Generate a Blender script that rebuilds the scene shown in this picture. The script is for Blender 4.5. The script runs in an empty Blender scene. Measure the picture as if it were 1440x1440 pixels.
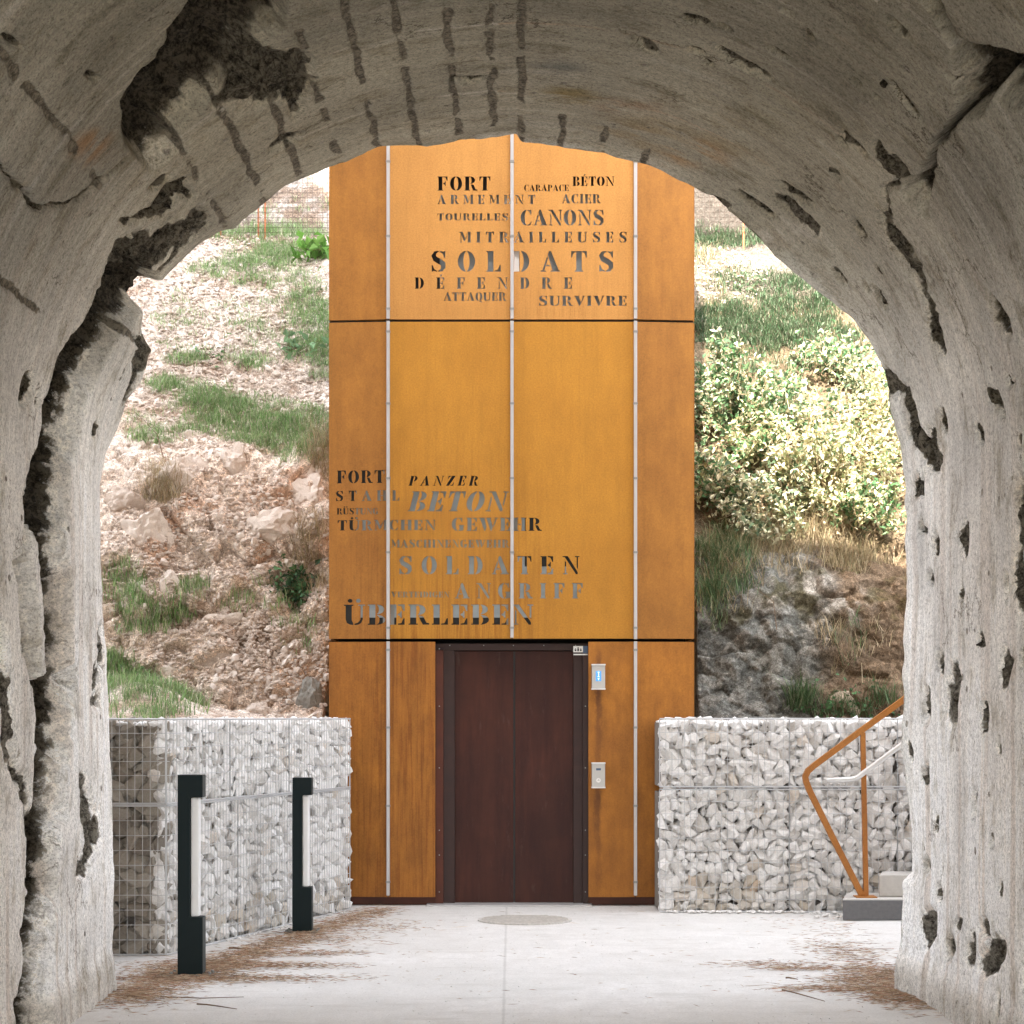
import bpy, bmesh, math, random
import numpy as np
from mathutils import Vector, Matrix
from mathutils.geometry import delaunay_2d_cdt

random.seed(7)
RS = np.random.RandomState(11)
scn = bpy.context.scene
COL = scn.collection

# ------------------------------------------------------------------ camera
F, CX, CY, H0 = 2890.0, 720.0, 1008.0, 1.56
cam_d = bpy.data.cameras.new('camera')
cam = bpy.data.objects.new('camera', cam_d)
COL.objects.link(cam)
cam.location = (0, 0, H0)
cam.rotation_euler = (math.radians(90), 0, 0)
cam_d.sensor_width = 36
cam_d.lens = F / 1440 * 36
cam_d.shift_y = (CY - 720) / 1440
cam_d.clip_end = 500
cam_d.clip_start = 0.05
scn.camera = cam
# ------------------------------------------------------------------ world, sun, exposure
SUN = Vector((-0.08, -0.68, 0.72)).normalized()          # towards the sun
w = bpy.data.worlds.new('World')
scn.world = w
w.use_nodes = True
nt = w.node_tree
nt.nodes.clear()
sky = nt.nodes.new('ShaderNodeTexSky')
sky.sky_type = 'NISHITA'
sky.sun_disc = False
sky.sun_elevation = math.asin(SUN.z)
sky.sun_rotation = math.atan2(SUN.x, SUN.y)
sky.air_density = 1.0
sky.dust_density = 3.0
sky.ozone_density = 0.6
bg = nt.nodes.new('ShaderNodeBackground')
bg.inputs['Strength'].default_value = 0.15
wo = nt.nodes.new('ShaderNodeOutputWorld')
hs = nt.nodes.new('ShaderNodeHueSaturation')
hs.inputs['Saturation'].default_value = 0.26
nt.links.new(sky.outputs[0], hs.inputs['Color'])
nt.links.new(hs.outputs[0], bg.inputs[0])
nt.links.new(bg.outputs[0], wo.inputs[0])
sl = bpy.data.lights.new('sun', 'SUN')
sl.energy = 3.2
sl.angle = math.radians(0.5)
sl.color = (1.0, 0.93, 0.82)
so = bpy.data.objects.new('sun', sl)
COL.objects.link(so)
so.rotation_euler = SUN.to_track_quat('Z', 'Y').to_euler()
so.location = (-10, -10, 20)
scn.view_settings.view_transform = 'Standard'
scn.view_settings.look = 'None'
scn.view_settings.gamma = 1
scn.view_settings.exposure = 3.05
scn.view_settings.use_curve_mapping = False
scn.render.engine = 'CYCLES'
scn.cycles.max_bounces = 8
scn.cycles.diffuse_bounces = 5

# ------------------------------------------------------------------ helpers
def P(px, py, d):
    return Vector(((px - CX) * d / F, d, H0 - (py - CY) * d / F))

def GX(px, d):
    return (px - CX) * d / F

def GZ(py, d):
    return H0 - (py - CY) * d / F

def hash3(ix, iy, iz, seed):
    h = (ix.astype(np.int64) * 374761393 + iy.astype(np.int64) * 668265263 + iz.astype(np.int64) * 2147483647 + seed * 1274126177) & 0xFFFFFFFF
    h = ((h ^ (h >> 13)) * 1274126177) & 0xFFFFFFFF
    h = ((h ^ (h >> 16)) * 2246822519) & 0xFFFFFFFF
    h = h ^ (h >> 15)
    return (h & 0xFFFFFF) / float(0xFFFFFF)

def vnoise(x, y, z=None, seed=0):
    if z is None:
        z = np.zeros_like(x)
    ix, iy, iz = np.floor(x), np.floor(y), np.floor(z)
    fx, fy, fz = x - ix, y - iy, z - iz
    fx = fx * fx * (3 - 2 * fx); fy = fy * fy * (3 - 2 * fy); fz = fz * fz * (3 - 2 * fz)
    ix = ix.astype(int); iy = iy.astype(int); iz = iz.astype(int)
    r = 0
    for a in (0, 1):
        wa = fx if a else 1 - fx
        for b in (0, 1):
            wb = fy if b else 1 - fy
            for c in (0, 1):
                wc = fz if c else 1 - fz
                r = r + wa * wb * wc * hash3(ix + a, iy + b, iz + c, seed)
    return r

def fbm(x, y, z=None, seed=0, oct=4, gain=0.5):
    if z is None:
        z = np.zeros_like(x)
    s, a, t = 0, 1.0, 0
    for o in range(oct):
        s = s + a * vnoise(x * 2 ** o + o * 17.3, y * 2 ** o + o * 5.1, z * 2 ** o + o * 9.7, seed + o)
        t += a
        a *= gain
    return s / t

def worley(x, y, z, seed=0):
    ix, iy, iz = np.floor(x).astype(int), np.floor(y).astype(int), np.floor(z).astype(int)
    f1 = np.full(x.shape, 9.0); f2 = np.full(x.shape, 9.0); idv = np.zeros(x.shape)
    for a in (-1, 0, 1):
        for b in (-1, 0, 1):
            for c in (-1, 0, 1):
                jx, jy, jz = ix + a, iy + b, iz + c
                px = jx + hash3(jx, jy, jz, seed); py = jy + hash3(jx, jy, jz, seed + 1); pz = jz + hash3(jx, jy, jz, seed + 2)
                d = np.sqrt((px - x) ** 2 + (py - y) ** 2 + (pz - z) ** 2)
                near = d < f1
                f2 = np.where(near, f1, np.minimum(f2, d))
                idv = np.where(near, hash3(jx, jy, jz, seed + 3), idv)
                f1 = np.where(near, d, f1)
    return f1, f2, idv

def sstep(a, b, x):
    t = np.clip((x - a) / (b - a), 0, 1)
    return t * t * (3 - 2 * t)

def link(name, me, mat=None, parent=None):
    o = bpy.data.objects.new(name, me)
    COL.objects.link(o)
    if mat is not None and me is not None:
        me.materials.append(mat)
    if parent is not None:
        o.parent = parent
        o.matrix_parent_inverse = Matrix.Translation(parent.location).inverted() if parent.rotation_euler.z == 0 else parent.matrix_basis.inverted()
    return o

def mesh(name, verts, faces, smooth=False):
    me = bpy.data.meshes.new(name)
    me.from_pydata([tuple(v) for v in verts], [], faces)
    if smooth:
        me.polygons.foreach_set('use_smooth', [True] * len(me.polygons))
    me.update()
    return me

def np_mesh(name, V, Fq, smooth=True):
    """V (n,3) float array, Fq (m,k) int array"""
    me = bpy.data.meshes.new(name)
    n, m, k = len(V), len(Fq), Fq.shape[1]
    me.vertices.add(n)
    me.vertices.foreach_set('co', V.astype(np.float32).ravel())
    me.loops.add(m * k)
    me.loops.foreach_set('vertex_index', Fq.astype(np.int32).ravel())
    me.polygons.add(m)
    me.polygons.foreach_set('loop_start', np.arange(0, m * k, k, dtype=np.int32))
    me.polygons.foreach_set('loop_total', np.full(m, k, dtype=np.int32))
    me.polygons.foreach_set('use_smooth', np.full(m, smooth))
    me.update(calc_edges=True)
    me.validate()
    return me

def vcol(me, name, C):
    a = me.color_attributes.new(name, 'FLOAT_COLOR', 'POINT')
    c = np.ones((len(C), 4), dtype=np.float32)
    c[:, :C.shape[1]] = C
    a.data.foreach_set('color', c.ravel())

def tag(o, label=None, cat=None, group=None, kind=None):
    if label: o['label'] = label
    if cat: o['category'] = cat
    if group: o['group'] = group
    if kind: o['kind'] = kind
    return o

def empty(name, loc=(0, 0, 0), label=None, cat=None, group=None):
    o = bpy.data.objects.new(name, None)
    COL.objects.link(o)
    o.location = loc
    o.empty_display_size = 0.1
    return tag(o, label, cat, group)

class MB:
    def __init__(s): s.v = []; s.f = []
    def add(s, vs, fs):
        n = len(s.v)
        s.v += [tuple(v) for v in vs]
        s.f += [tuple(i + n for i in f) for f in fs]
    def box(s, x0, x1, y0, y1, z0, z1):
        s.add([(x0, y0, z0), (x1, y0, z0), (x1, y1, z0), (x0, y1, z0), (x0, y0, z1), (x1, y0, z1), (x1, y1, z1), (x0, y1, z1)],
              [(0, 3, 2, 1), (4, 5, 6, 7), (0, 1, 5, 4), (1, 2, 6, 5), (2, 3, 7, 6), (3, 0, 4, 7)])
    def tube(s, pts, r, n=6, cap=True):
        pts = [Vector(p) for p in pts]
        rings = []
        for i, p in enumerate(pts):
            if i == 0: t = pts[1] - p
            elif i == len(pts) - 1: t = p - pts[i - 1]
            else: t = (pts[i + 1] - p).normalized() + (p - pts[i - 1]).normalized()
            t.normalize()
            a = Vector((0, 0, 1)) if abs(t.z) < 0.9 else Vector((0, 1, 0))
            u = t.cross(a).normalized(); q = u.cross(t)
            rr = r[i] if isinstance(r, (list, tuple)) else r
            rings.append([p + rr * (math.cos(2 * math.pi * k / n + .4) * u + math.sin(2 * math.pi * k / n + .4) * q) for k in range(n)])
        vs = [v for ring in rings for v in ring]
        fs = []
        for i in range(len(pts) - 1):
            for k in range(n):
                k2 = (k + 1) % n
                fs.append((i * n + k, i * n + k2, (i + 1) * n + k2, (i + 1) * n + k))
        if cap:
            fs.append(tuple(range(n - 1, -1, -1)))
            fs.append(tuple((len(pts) - 1) * n + k for k in range(n)))
        s.add(vs, fs)
    def build(s, name, mat, parent=None, bevel=0, smooth=False):
        me = mesh(name, s.v, s.f, smooth)
        if bevel:
            bm = bmesh.new(); bm.from_mesh(me)
            bmesh.ops.bevel(bm, geom=bm.edges[:], offset=bevel, segments=2, affect='EDGES', profile=0.6)
            bm.to_mesh(me); bm.free()
        return link(name, me, mat, parent)

# ------------------------------------------------------------------ materials
class NT:
    def __init__(s, name):
        s.m = bpy.data.materials.new(name); s.m.use_nodes = True
        s.t = s.m.node_tree; s.b = s.t.nodes['Principled BSDF']
    def n(s, typ, **kw):
        x = s.t.nodes.new(typ)
        for k, v in kw.items():
            if k.startswith('_'): setattr(x, k[1:], v)
            else: x.inputs[k.replace('__', ' ')].default_value = v
        return x
    def l(s, a, b): s.t.links.new(a, b)
    def coord(s, kind='Object', scale=(1, 1, 1)):
        c = s.n('ShaderNodeTexCoord'); mp = s.n('ShaderNodeMapping'); mp.inputs['Scale'].default_value = scale
        if kind == 'World':
            g = s.n('ShaderNodeNewGeometry'); s.l(g.outputs['Position'], mp.inputs[0])
        else:
            s.l(c.outputs[kind], mp.inputs[0])
        return mp.outputs[0]
    def noise(s, co, scale, detail=5, rough=.6, out='Fac'):
        x = s.n('ShaderNodeTexNoise', Scale=scale, Detail=detail, Roughness=rough)
        s.l(co, x.inputs['Vector']); return x.outputs[out]
    def ramp(s, fac, stops):
        r = s.n('ShaderNodeValToRGB'); e = r.color_ramp.elements
        while len(e) > 1: e.remove(e[-1])
        e[0].position = stops[0][0]; c = stops[0][1]; e[0].color = (*c, 1) if len(c) == 3 else c
        for p, c in stops[1:]:
            q = e.new(p); q.color = (*c, 1)
        s.l(fac, r.inputs[0]); return r.outputs[0]
    def mix(s, fac, a, b, typ='MIX'):
        x = s.n('ShaderNodeMix', _data_type='RGBA', _blend_type=typ)
        for sock, v in ((x.inputs['Factor'], fac), (x.inputs[6], a), (x.inputs[7], b)):
            if hasattr(v, 'links'): s.l(v, sock)
            elif isinstance(v, (int, float)): sock.default_value = v
            else: sock.default_value = (*v, 1)
        return x.outputs[2]
    def bump(s, h, strength=.5, dist=.01):
        b = s.n('ShaderNodeBump', Strength=strength, Distance=dist)
        s.l(h, b.inputs['Height']); s.l(b.outputs[0], s.b.inputs['Normal'])
    def base(s, c):
        if hasattr(c, 'links'): s.l(c, s.b.inputs['Base Color'])
        else: s.b.inputs['Base Color'].default_value = (*c, 1)
    def rough(s, r, metal=0, spec=None):
        s.b.inputs['Roughness'].default_value = r; s.b.inputs['Metallic'].default_value = metal
        if spec is not None: s.b.inputs['Specular IOR Level'].default_value = spec
        return s

def simple(name, col, rough=.6, metal=0, var=.15, scale=20, spec=None):
    m = NT(name); co = m.coord('World')
    f = m.noise(co, scale, 4, .6)
    m.base(m.mix(f, tuple(c * (1 - var) for c in col), tuple(min(1, c * (1 + var)) for c in col)))
    m.rough(rough, metal, spec)
    return m.m

def corten(name, c_lo, c_hi, stain=.35, streak=.5):
    m = NT(name)
    co = m.coord('World')
    big = m.noise(co, 1.3, 5, .65)
    mid = m.noise(m.coord('World', (1, 1, .45)), 7, 6, .7)
    fine = m.noise(co, 75, 4, .85)
    st = m.noise(m.coord('World', (14, 14, .55)), 1, 4, .65)
    c = m.mix(m.ramp(big, [(.32, (0, 0, 0)), (.7, (1, 1, 1))]), c_lo, c_hi)
    c = m.mix(m.ramp(mid, [(.38, (stain,) * 3), (.6, (0, 0, 0))]), c, tuple(x * .55 for x in c_lo))
    c = m.mix(m.ramp(st, [(.5, (0, 0, 0)), (.72, (streak,) * 3)]), c, tuple(x * .72 for x in c_lo))
    g = m.n('ShaderNodeNewGeometry'); sx = m.n('ShaderNodeSeparateXYZ'); m.l(g.outputs['Position'], sx.inputs[0])
    def rg(sock, stops): return m.ramp(sock, stops)
    def mt(op, a_, b_):
        q = m.n('ShaderNodeMath', _operation=op)
        for k_, v_ in ((0, a_), (1, b_)):
            if hasattr(v_, 'links'): m.l(v_, q.inputs[k_])
            else: q.inputs[k_].default_value = v_
        return q.outputs[0]
    # rain runs below the cut letters and under the call boxes
    zz = mt('MULTIPLY', sx.outputs[2], .1); xx = mt('MULTIPLY', mt('ADD', sx.outputs[0], 2), .25)
    runs = m.ramp(m.noise(m.coord('World', (38, 1, 1.1)), 1, 5, .7), [(.46, (0, 0, 0)), (.60, (1, 1, 1))])
    zone = mt('MULTIPLY', rg(zz, [(.222, (.9,) * 3), (.27, (.75,) * 3), (.36, (.25,) * 3), (.40, (0, 0, 0))]), rg(xx, [(.13, (.2,) * 3), (.25, (1, 1, 1)), (.5, (1, 1, 1)), (.60, (0, 0, 0))]))
    zone2 = mt('MULTIPLY', rg(zz, [(.483, (0, 0, 0)), (.487, (.6,) * 3), (.52, (.35,) * 3), (.56, (0, 0, 0))]), rg(xx, [(.4, (.3,) * 3), (.6, (1, 1, 1)), (.75, (.4,) * 3)]))
    c = m.mix(mt('MULTIPLY', runs, mt('MAXIMUM', zone, zone2)), c, m.mix(1.0, c, (.66, .56, .50), 'MULTIPLY'))
    bx = mt('ADD', mt('ABSOLUTE', mt('SUBTRACT', sx.outputs[0], .712), 0), mt('MULTIPLY', mt('SUBTRACT', mid, .5), .10))
    sbx = mt('MULTIPLY', rg(bx, [(.008, (.8,) * 3), (.034, (0, 0, 0))]), rg(zz, [(.0, (0, 0, 0)), (.05, (.5,) * 3), (.093, (.9,) * 3), (.10, (.35,) * 3), (.15, (.6,) * 3), (.178, (1, 1, 1)), (.20, (.8,) * 3), (.219, (0, 0, 0))]))
    c = m.mix(sbx, c, (.11, .038, .015))
    c = m.mix(.55, c, m.mix(1.0, c, m.ramp(fine, [(.33, (.45, .42, .4)), (.67, (1.0, 1.0, 1.0))]), 'MULTIPLY'))
    m.base(c); m.rough(.62, 0, .35)
    m.bump(fine, .25, .002)
    return m.m

M = {}
M['corten'] = corten('corten_orange', (.50, .218, .022), (.59, .272, .030), .22, .35)
M['corten_top'] = corten('corten_pale', (.55, .255, .058), (.63, .305, .075), .15, .3)
M['corten_side'] = corten('corten_brown', (.38, .155, .026), (.48, .205, .034), .35, .35)
M['corten_low'] = corten('corten_low', (.38, .142, .020), (.53, .208, .027), .5, .4)
M['dark_void'] = simple('dark_void', (.015, .012, .010), .8)
M['black_steel'] = simple('black_steel', (.02, .02, .02), .5)

def backing():
    m = NT('grey_pane'); co = m.coord('World', (1, 1, 1))
    f = m.noise(m.coord('World', (3, 1, 9)), 1.4, 3, .5)
    m.base(m.mix(f, (.15, .18, .20), (.36, .41, .45))); m.rough(.35, .25)
    return m.m
M['pane'] = backing()
M['white_strip'] = simple('white_strip', (.8, .8, .8), .5)
M['alu'] = simple('rail_metal', (.47, .46, .46), .42, .3, .06)
M['alu_dark'] = simple('clip_metal', (.28, .28, .27), .5, .4)

def door_mat():
    m = NT('door_oxide')
    co = m.coord('World')
    st = m.noise(m.coord('World', (9, 1, 1.3)), 1.2, 4, .6)
    big = m.noise(co, 2.2, 4, .6)
    fine = m.noise(co, 70, 4, .75)
    c = m.mix(m.ramp(big, [(.35, (0, 0, 0)), (.68, (1, 1, 1))]), (.043, .0125, .0085), (.074, .021, .0125))
    c = m.mix(m.ramp(st, [(.40, (0, 0, 0)), (.66, (.7,) * 3)]), c, (.026, .006, .006))
    c = m.mix(m.ramp(m.noise(m.coord('World', (7, 1, 1.7)), 2.4, 4, .7), [(.6, (0, 0, 0)), (.75, (.5,) * 3)]), c, (.10, .058, .045))
    c = m.mix(m.ramp(fine, [(.4, (0, 0, 0)), (.8, (.25,) * 3)]), c, (.07, .028, .016))
    m.base(c); m.rough(.5, .0, .22)
    m.bump(fine, .15, .002)
    return m.m
M['door'] = door_mat()
M['jamb'] = simple('jamb_oxide', (.032, .011, .008), .6, .0, .5, 9)
M['jamb_red'] = simple('jamb_red_oxide', (.085, .019, .007), .65, .0, .7, 4)

def concrete_tunnel():
    m = NT('old_concrete')
    a = m.n('ShaderNodeVertexColor', _layer_name='Col')
    d = m.n('ShaderNodeVertexColor', _layer_name='Dmg')
    uv = m.n('ShaderNodeVertexColor', _layer_name='Surf')      # metres along the curve, metres along the tunnel
    sp = m.n('ShaderNodeSeparateColor'); m.l(d.outputs[0], sp.inputs[0])
    def sc(x, y, z=0):
        q = m.n('ShaderNodeMapping'); q.inputs['Scale'].default_value = (x * 10, y * 10, z); m.l(uv.outputs[0], q.inputs[0]); return q.outputs[0]
    co = m.coord('World')
    def math_(op, x, y):
        q = m.n('ShaderNodeMath', _operation=op)
        for k, v in ((0, x), (1, y)):
            if hasattr(v, 'links'): m.l(v, q.inputs[k])
            else: q.inputs[k].default_value = v
        return q.outputs[0]
    n1 = m.noise(co, 5.5, 9, .72)                        # torn edges
    tear = m.noise(co, 17, 9, .78)
    fine = m.noise(co, 44, 8, .8)
    fine2 = m.noise(m.coord('World', (1, .6, 1)), 120, 5, .8)
    dash = m.noise(sc(9, 16), 1, 8, .76)
    grime = m.noise(sc(2.6, 4), 1, 9, .78)
    drag = m.noise(sc(1.6, 22), 1, 8, .72)
    pat = math_('ADD', math_('MULTIPLY', n1, .5), math_('MULTIPLY', tear, .5))
    def mask(src, amp, lo, hi):
        s_ = math_('ADD', src, math_('MULTIPLY', math_('SUBTRACT', pat, .5), amp))
        return m.ramp(s_, [(lo, (0, 0, 0)), (hi, (1, 1, 1))]), s_
    md, sd = mask(sp.outputs[0], 2.3, .46, .56)
    ms, _ = mask(sp.outputs[1], 2.4, .50, .62)
    mc, _ = mask(sp.outputs[2], 4.2, .50, .72)
    c = m.mix(.85, a.outputs[0], m.mix(1.0, a.outputs[0], m.ramp(fine, [(.35, (.40, .38, .34)), (.46, (.95, .95, .95)), (.62, (1.35, 1.33, 1.29))]), 'MULTIPLY'))
    c = m.mix(.26, c, m.mix(1.0, c, m.ramp(drag, [(.34, (.66, .64, .60)), (.5, (1, 1, 1)), (.68, (1.28, 1.27, 1.25))]), 'MULTIPLY'))
    c = m.mix(m.ramp(grime, [(.52, (0, 0, 0)), (.62, (.7,) * 3)]), c, m.mix(1.0, c, (.50, .46, .38), 'MULTIPLY'))
    c = m.mix(m.ramp(dash, [(.615, (0, 0, 0)), (.66, (.85,) * 3)]), c, m.mix(1.0, c, (.30, .27, .22), 'MULTIPLY'))
    c = m.mix(m.ramp(dash, [(.30, (.6,) * 3), (.37, (0, 0, 0))]), c, m.mix(1.0, c, (1.4, 1.38, 1.34), 'MULTIPLY'))
    c = m.mix(.75, c, m.mix(1.0, c, m.ramp(fine2, [(.37, (.3, .28, .25)), (.46, (1, 1, 1)), (.62, (1.12,) * 3)]), 'MULTIPLY'))
    vc = m.n('ShaderNodeTexVoronoi', Scale=1.0, _feature='DISTANCE_TO_EDGE')
    wv = m.n('ShaderNodeVectorMath', _operation='ADD'); m.l(sc(1.5, 1.9), wv.inputs[0])
    wn = m.n('ShaderNodeTexNoise', Scale=1.6, Detail=6.0, Roughness=.7); m.l(sc(1.5, 1.9), wn.inputs['Vector']); m.l(wn.outputs['Color'], wv.inputs[1]); m.l(wv.outputs[0], vc.inputs['Vector'])
    crk = math_('MULTIPLY', m.ramp(vc.outputs['Distance'], [(.004, (.9,) * 3), (.014, (0, 0, 0))]), m.ramp(m.noise(sc(1.1, 1.3), 1, 4, .6), [(.50, (0, 0, 0)), (.60, (1, 1, 1))]))
    c = m.mix(crk, c, m.mix(1.0, c, (.25, .22, .18), 'MULTIPLY'))
    # paler broken rim round every scar
    c = m.mix(m.ramp(sd, [(.24, (0, 0, 0)), (.40, (.5,) * 3), (.46, (0, 0, 0))]), c, m.mix(1.0, c, (1.5, 1.45, 1.38), 'MULTIPLY'))
    hc = m.ramp(math_('ADD', math_('MULTIPLY', tear, .5), math_('MULTIPLY', fine, .5)), [(.42, (0, 0, 0)), (.48, (.3,) * 3), (.545, (1, 1, 1))])
    rockc = m.mix(hc, (.018, .014, .009), (.27, .235, .175))
    rockl = m.mix(hc, (.05, .04, .03), (.46, .42, .35))
    g = m.n('ShaderNodeNewGeometry'); sx = m.n('ShaderNodeSeparateXYZ'); m.l(g.outputs['Position'], sx.inputs[0])
    rockc = m.mix(m.ramp(math_('MULTIPLY', sx.outputs[2], .2), [(.3, (0, 0, 0)), (.6, (1, 1, 1))]), rockl, rockc)
    spd = m.n('ShaderNodeSeparateColor'); m.l(uv.outputs[0], spd.inputs[0])
    rockc = m.mix(m.ramp(spd.outputs[2], [(.35, (0, 0, 0)), (.75, (1, 1, 1))]), rockc, m.mix(hc, (.014, .011, .007), (.15, .125, .09)))
    c = m.mix(math_('MULTIPLY', mc, .95), c, m.mix(hc, (.028, .024, .017), (.19, .165, .125)))
    c = m.mix(ms, c, m.mix(hc, (.08, .068, .052), (.36, .33, .28)))
    c = m.mix(md, c, rockc)
    m.base(c); m.rough(.92, 0, .15)
    h = m.mix(.5, m.mix(.4, fine, fine2), dash)
    b = m.n('ShaderNodeBump', Strength=.6, Distance=.014); m.l(h, b.inputs['Height'])
    b2 = m.n('ShaderNodeBump', Distance=.07); m.l(m.mix(.5, tear, fine), b2.inputs['Height']); m.l(b.outputs[0], b2.inputs['Normal'])
    m.l(math_('MULTIPLY', md, .9), b2.inputs['Strength'])
    b3 = m.n('ShaderNodeBump', Strength=.7, Distance=.015, _invert=True); m.l(math_('MAXIMUM', math_('MAXIMUM', md, ms), mc), b3.inputs['Height']); m.l(b2.outputs[0], b3.inputs['Normal'])
    m.l(b3.outputs[0], m.b.inputs['Normal'])
    return m.m
M['tunnel'] = concrete_tunnel()

def terrain_mat():
    m = NT('bank_soil')
    a = m.n('ShaderNodeVertexColor', _layer_name='Col')
    co = m.coord('World')
    v = m.n('ShaderNodeTexVoronoi', Scale=26.0); m.l(co, v.inputs['Vector'])
    sep = m.n('ShaderNodeSeparateColor'); m.l(v.outputs['Color'], sep.inputs[0])
    fine = m.noise(co, 45, 6, .75)
    pal = m.ramp(sep.outputs[0], [(0, (.5, .47, .45)), (.5, (.95, .93, .9)), (1, (1.35, 1.35, 1.35))])
    c = m.mix(.55, a.outputs[0], m.mix(1.0, a.outputs[0], pal, 'MULTIPLY'))
    c = m.mix(.8, c, m.mix(1.0, c, m.ramp(fine, [(.34, (.42, .38, .34)), (.64, (1.3, 1.3, 1.3))]), 'MULTIPLY'))
    f3 = m.noise(co, 85, 4, .8)
    c = m.mix(.7, c, m.mix(1.0, c, m.ramp(f3, [(.38, (.35, .32, .29)), (.5, (1, 1, 1)), (.66, (1.5, 1.5, 1.5))]), 'MULTIPLY'))
    f4 = m.noise(co, 22, 9, .8)
    c = m.mix(m.ramp(f4, [(.55, (0, 0, 0)), (.61, (.75,) * 3)]), c, m.mix(1.0, c, (1.9, 1.85, 1.8), 'MULTIPLY'))
    c = m.mix(m.ramp(f4, [(.37, (.75,) * 3), (.43, (0, 0, 0))]), c, m.mix(1.0, c, (.42, .38, .34), 'MULTIPLY'))
    m.base(c); m.rough(.95, 0, .15)
    m.bump(m.mix(.5, fine, v.outputs['Distance']), .6, .025)
    return m.m
M['bank'] = terrain_mat()

def stone_mat(name, cols, scale=14, bumpd=.008):
    m = NT(name)
    co = m.coord('World')
    oi = m.n('ShaderNodeObjectInfo')
    base = m.ramp(oi.outputs['Random'], cols)
    f = m.noise(co, scale, 7, .7)
    f2 = m.noise(co, 90, 4, .7)
    c = m.mix(.8, base, m.mix(1.0, base, m.ramp(f, [(.3, (.80, .77, .73)), (.48, (1, 1, 1)), (.75, (1.04, 1.04, 1.04))]), 'MULTIPLY'))
    c = m.mix(.4, c, m.mix(1.0, c, m.ramp(f2, [(.35, (.6, .58, .55)), (.6, (1, 1, 1))]), 'MULTIPLY'))
    m.base(c); m.rough(.9, 0, .2)
    m.bump(m.mix(.4, f, f2), .6, bumpd)
    return m.m
M['stone'] = stone_mat('gabion_stone', [(0, (.62, .60, .575)), (.2, (.78, .77, .755)), (.6, (.83, .825, .815)), (.95, (.86, .855, .85)), (1, (.66, .59, .51))])
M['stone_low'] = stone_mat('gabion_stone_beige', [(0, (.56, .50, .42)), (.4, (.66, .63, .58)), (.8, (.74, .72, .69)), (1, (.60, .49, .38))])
M['stone_grey_shade'] = stone_mat('gabion_stone_grey_shade', [(0, (.24, .215, .185)), (.5, (.36, .33, .285)), (1, (.45, .42, .375))])  # end-face stones: grey, with the shade on that face put into their colour
M['core'] = simple('gabion_core', (.22, .20, .18), .95, 0, .3, 12)
M['boulder'] = stone_mat('bank_boulder', [(0, (.56, .48, .42)), (.5, (.66, .585, .525)), (1, (.72, .655, .60))], 6, .03)
M['pebble'] = stone_mat('bank_pebble', [(0, (.56, .48, .42)), (1, (.73, .67, .62))], 9, .01)
M['wire'] = simple('galvanised_wire', (.54, .55, .56), .5, .2, .05)
M['wire_dark'] = simple('weathered_wire', (.20, .21, .21), .5, .4, .05)

def ground_mat():
    m = NT('pale_paving')
    co = m.coord('World')
    big = m.noise(co, .7, 6, .65); mid = m.noise(m.coord('World', (1, .5, 1)), 6, 7, .75); fine = m.noise(co, 90, 5, .8)
    c = m.mix(m.ramp(big, [(.35, (0, 0, 0)), (.65, (1, 1, 1))]), (.60, .59, .565), (.70, .69, .67))
    c = m.mix(m.ramp(mid, [(.4, (.45,) * 3), (.6, (0, 0, 0))]), c, (.54, .525, .50))
    c = m.mix(.5, c, m.mix(1.0, c, m.ramp(fine, [(.35, (.6, .58, .56)), (.55, (1, 1, 1))]), 'MULTIPLY'))
    g = m.n('ShaderNodeNewGeometry'); sx = m.n('ShaderNodeSeparateXYZ'); m.l(g.outputs['Position'], sx.inputs[0])
    def mt(op, a_, b_):
        q = m.n('ShaderNodeMath', _operation=op)
        for k_, v_ in ((0, a_), (1, b_)):
            if hasattr(v_, 'links'): m.l(v_, q.inputs[k_])
            else: q.inputs[k_].default_value = v_
        return q.outputs[0]
    # cast joint down the middle, worn by the same noise
    jx = mt('ADD', mt('ABSOLUTE', mt('ADD', sx.outputs[0], .045), 0), mt('MULTIPLY', mt('SUBTRACT', mid, .5), .02))
    c = m.mix(m.ramp(jx, [(.003, (.45,) * 3), (.012, (0, 0, 0))]), c, (.34, .33, .31))
    scuff = m.noise(m.coord('World', (.5, 2.2, 1)), 3.0, 7, .7)
    c = m.mix(m.ramp(scuff, [(.54, (0, 0, 0)), (.66, (.5,) * 3)]), c, (.46, .44, .41))
    spk = m.noise(m.coord('World', (1, .35, 1)), 38, 3, .6)
    c = m.mix(m.ramp(spk, [(.68, (0, 0, 0)), (.72, (.8,) * 3)]), c, (.30, .27, .23))
    m.base(c); m.rough(.9, 0, .2); m.bump(fine, .4, .004)
    return m.m
M['ground'] = ground_mat()
M['bollard'] = simple('bollard_paint', (.005, .013, .015), .6, 0, .1, 20, .2)
M['bollard_side'] = simple('bollard_plate', (.05, .06, .06), .6, 0, .1, 20, .3)
M['diffuser'] = simple('white_diffuser', (.82, .83, .84), .35, 0, .02)
M['rust_rail'] = corten('rust_rail', (.40, .15, .03), (.52, .22, .05), .3, .2)
M['steel'] = simple('stainless', (.70, .70, .69), .3, .6, .04)
M['step'] = simple('step_concrete', (.50, .48, .45), .9, 0, .2, 30)
M['step_dark'] = simple('kerb_front', (.14, .14, .145), .85, 0, .3, 40)
M['box'] = simple('call_box_metal', (.42, .41, .39), .4, .3, .06, 60)
M['box_lip'] = simple('call_box_lip', (.66, .65, .63), .4, .2, .04)
M['ink'] = simple('ink', (.03, .035, .04), .6)
M['sign_white'] = simple('sign_white', (.75, .76, .74), .5, 0, .04)
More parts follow.
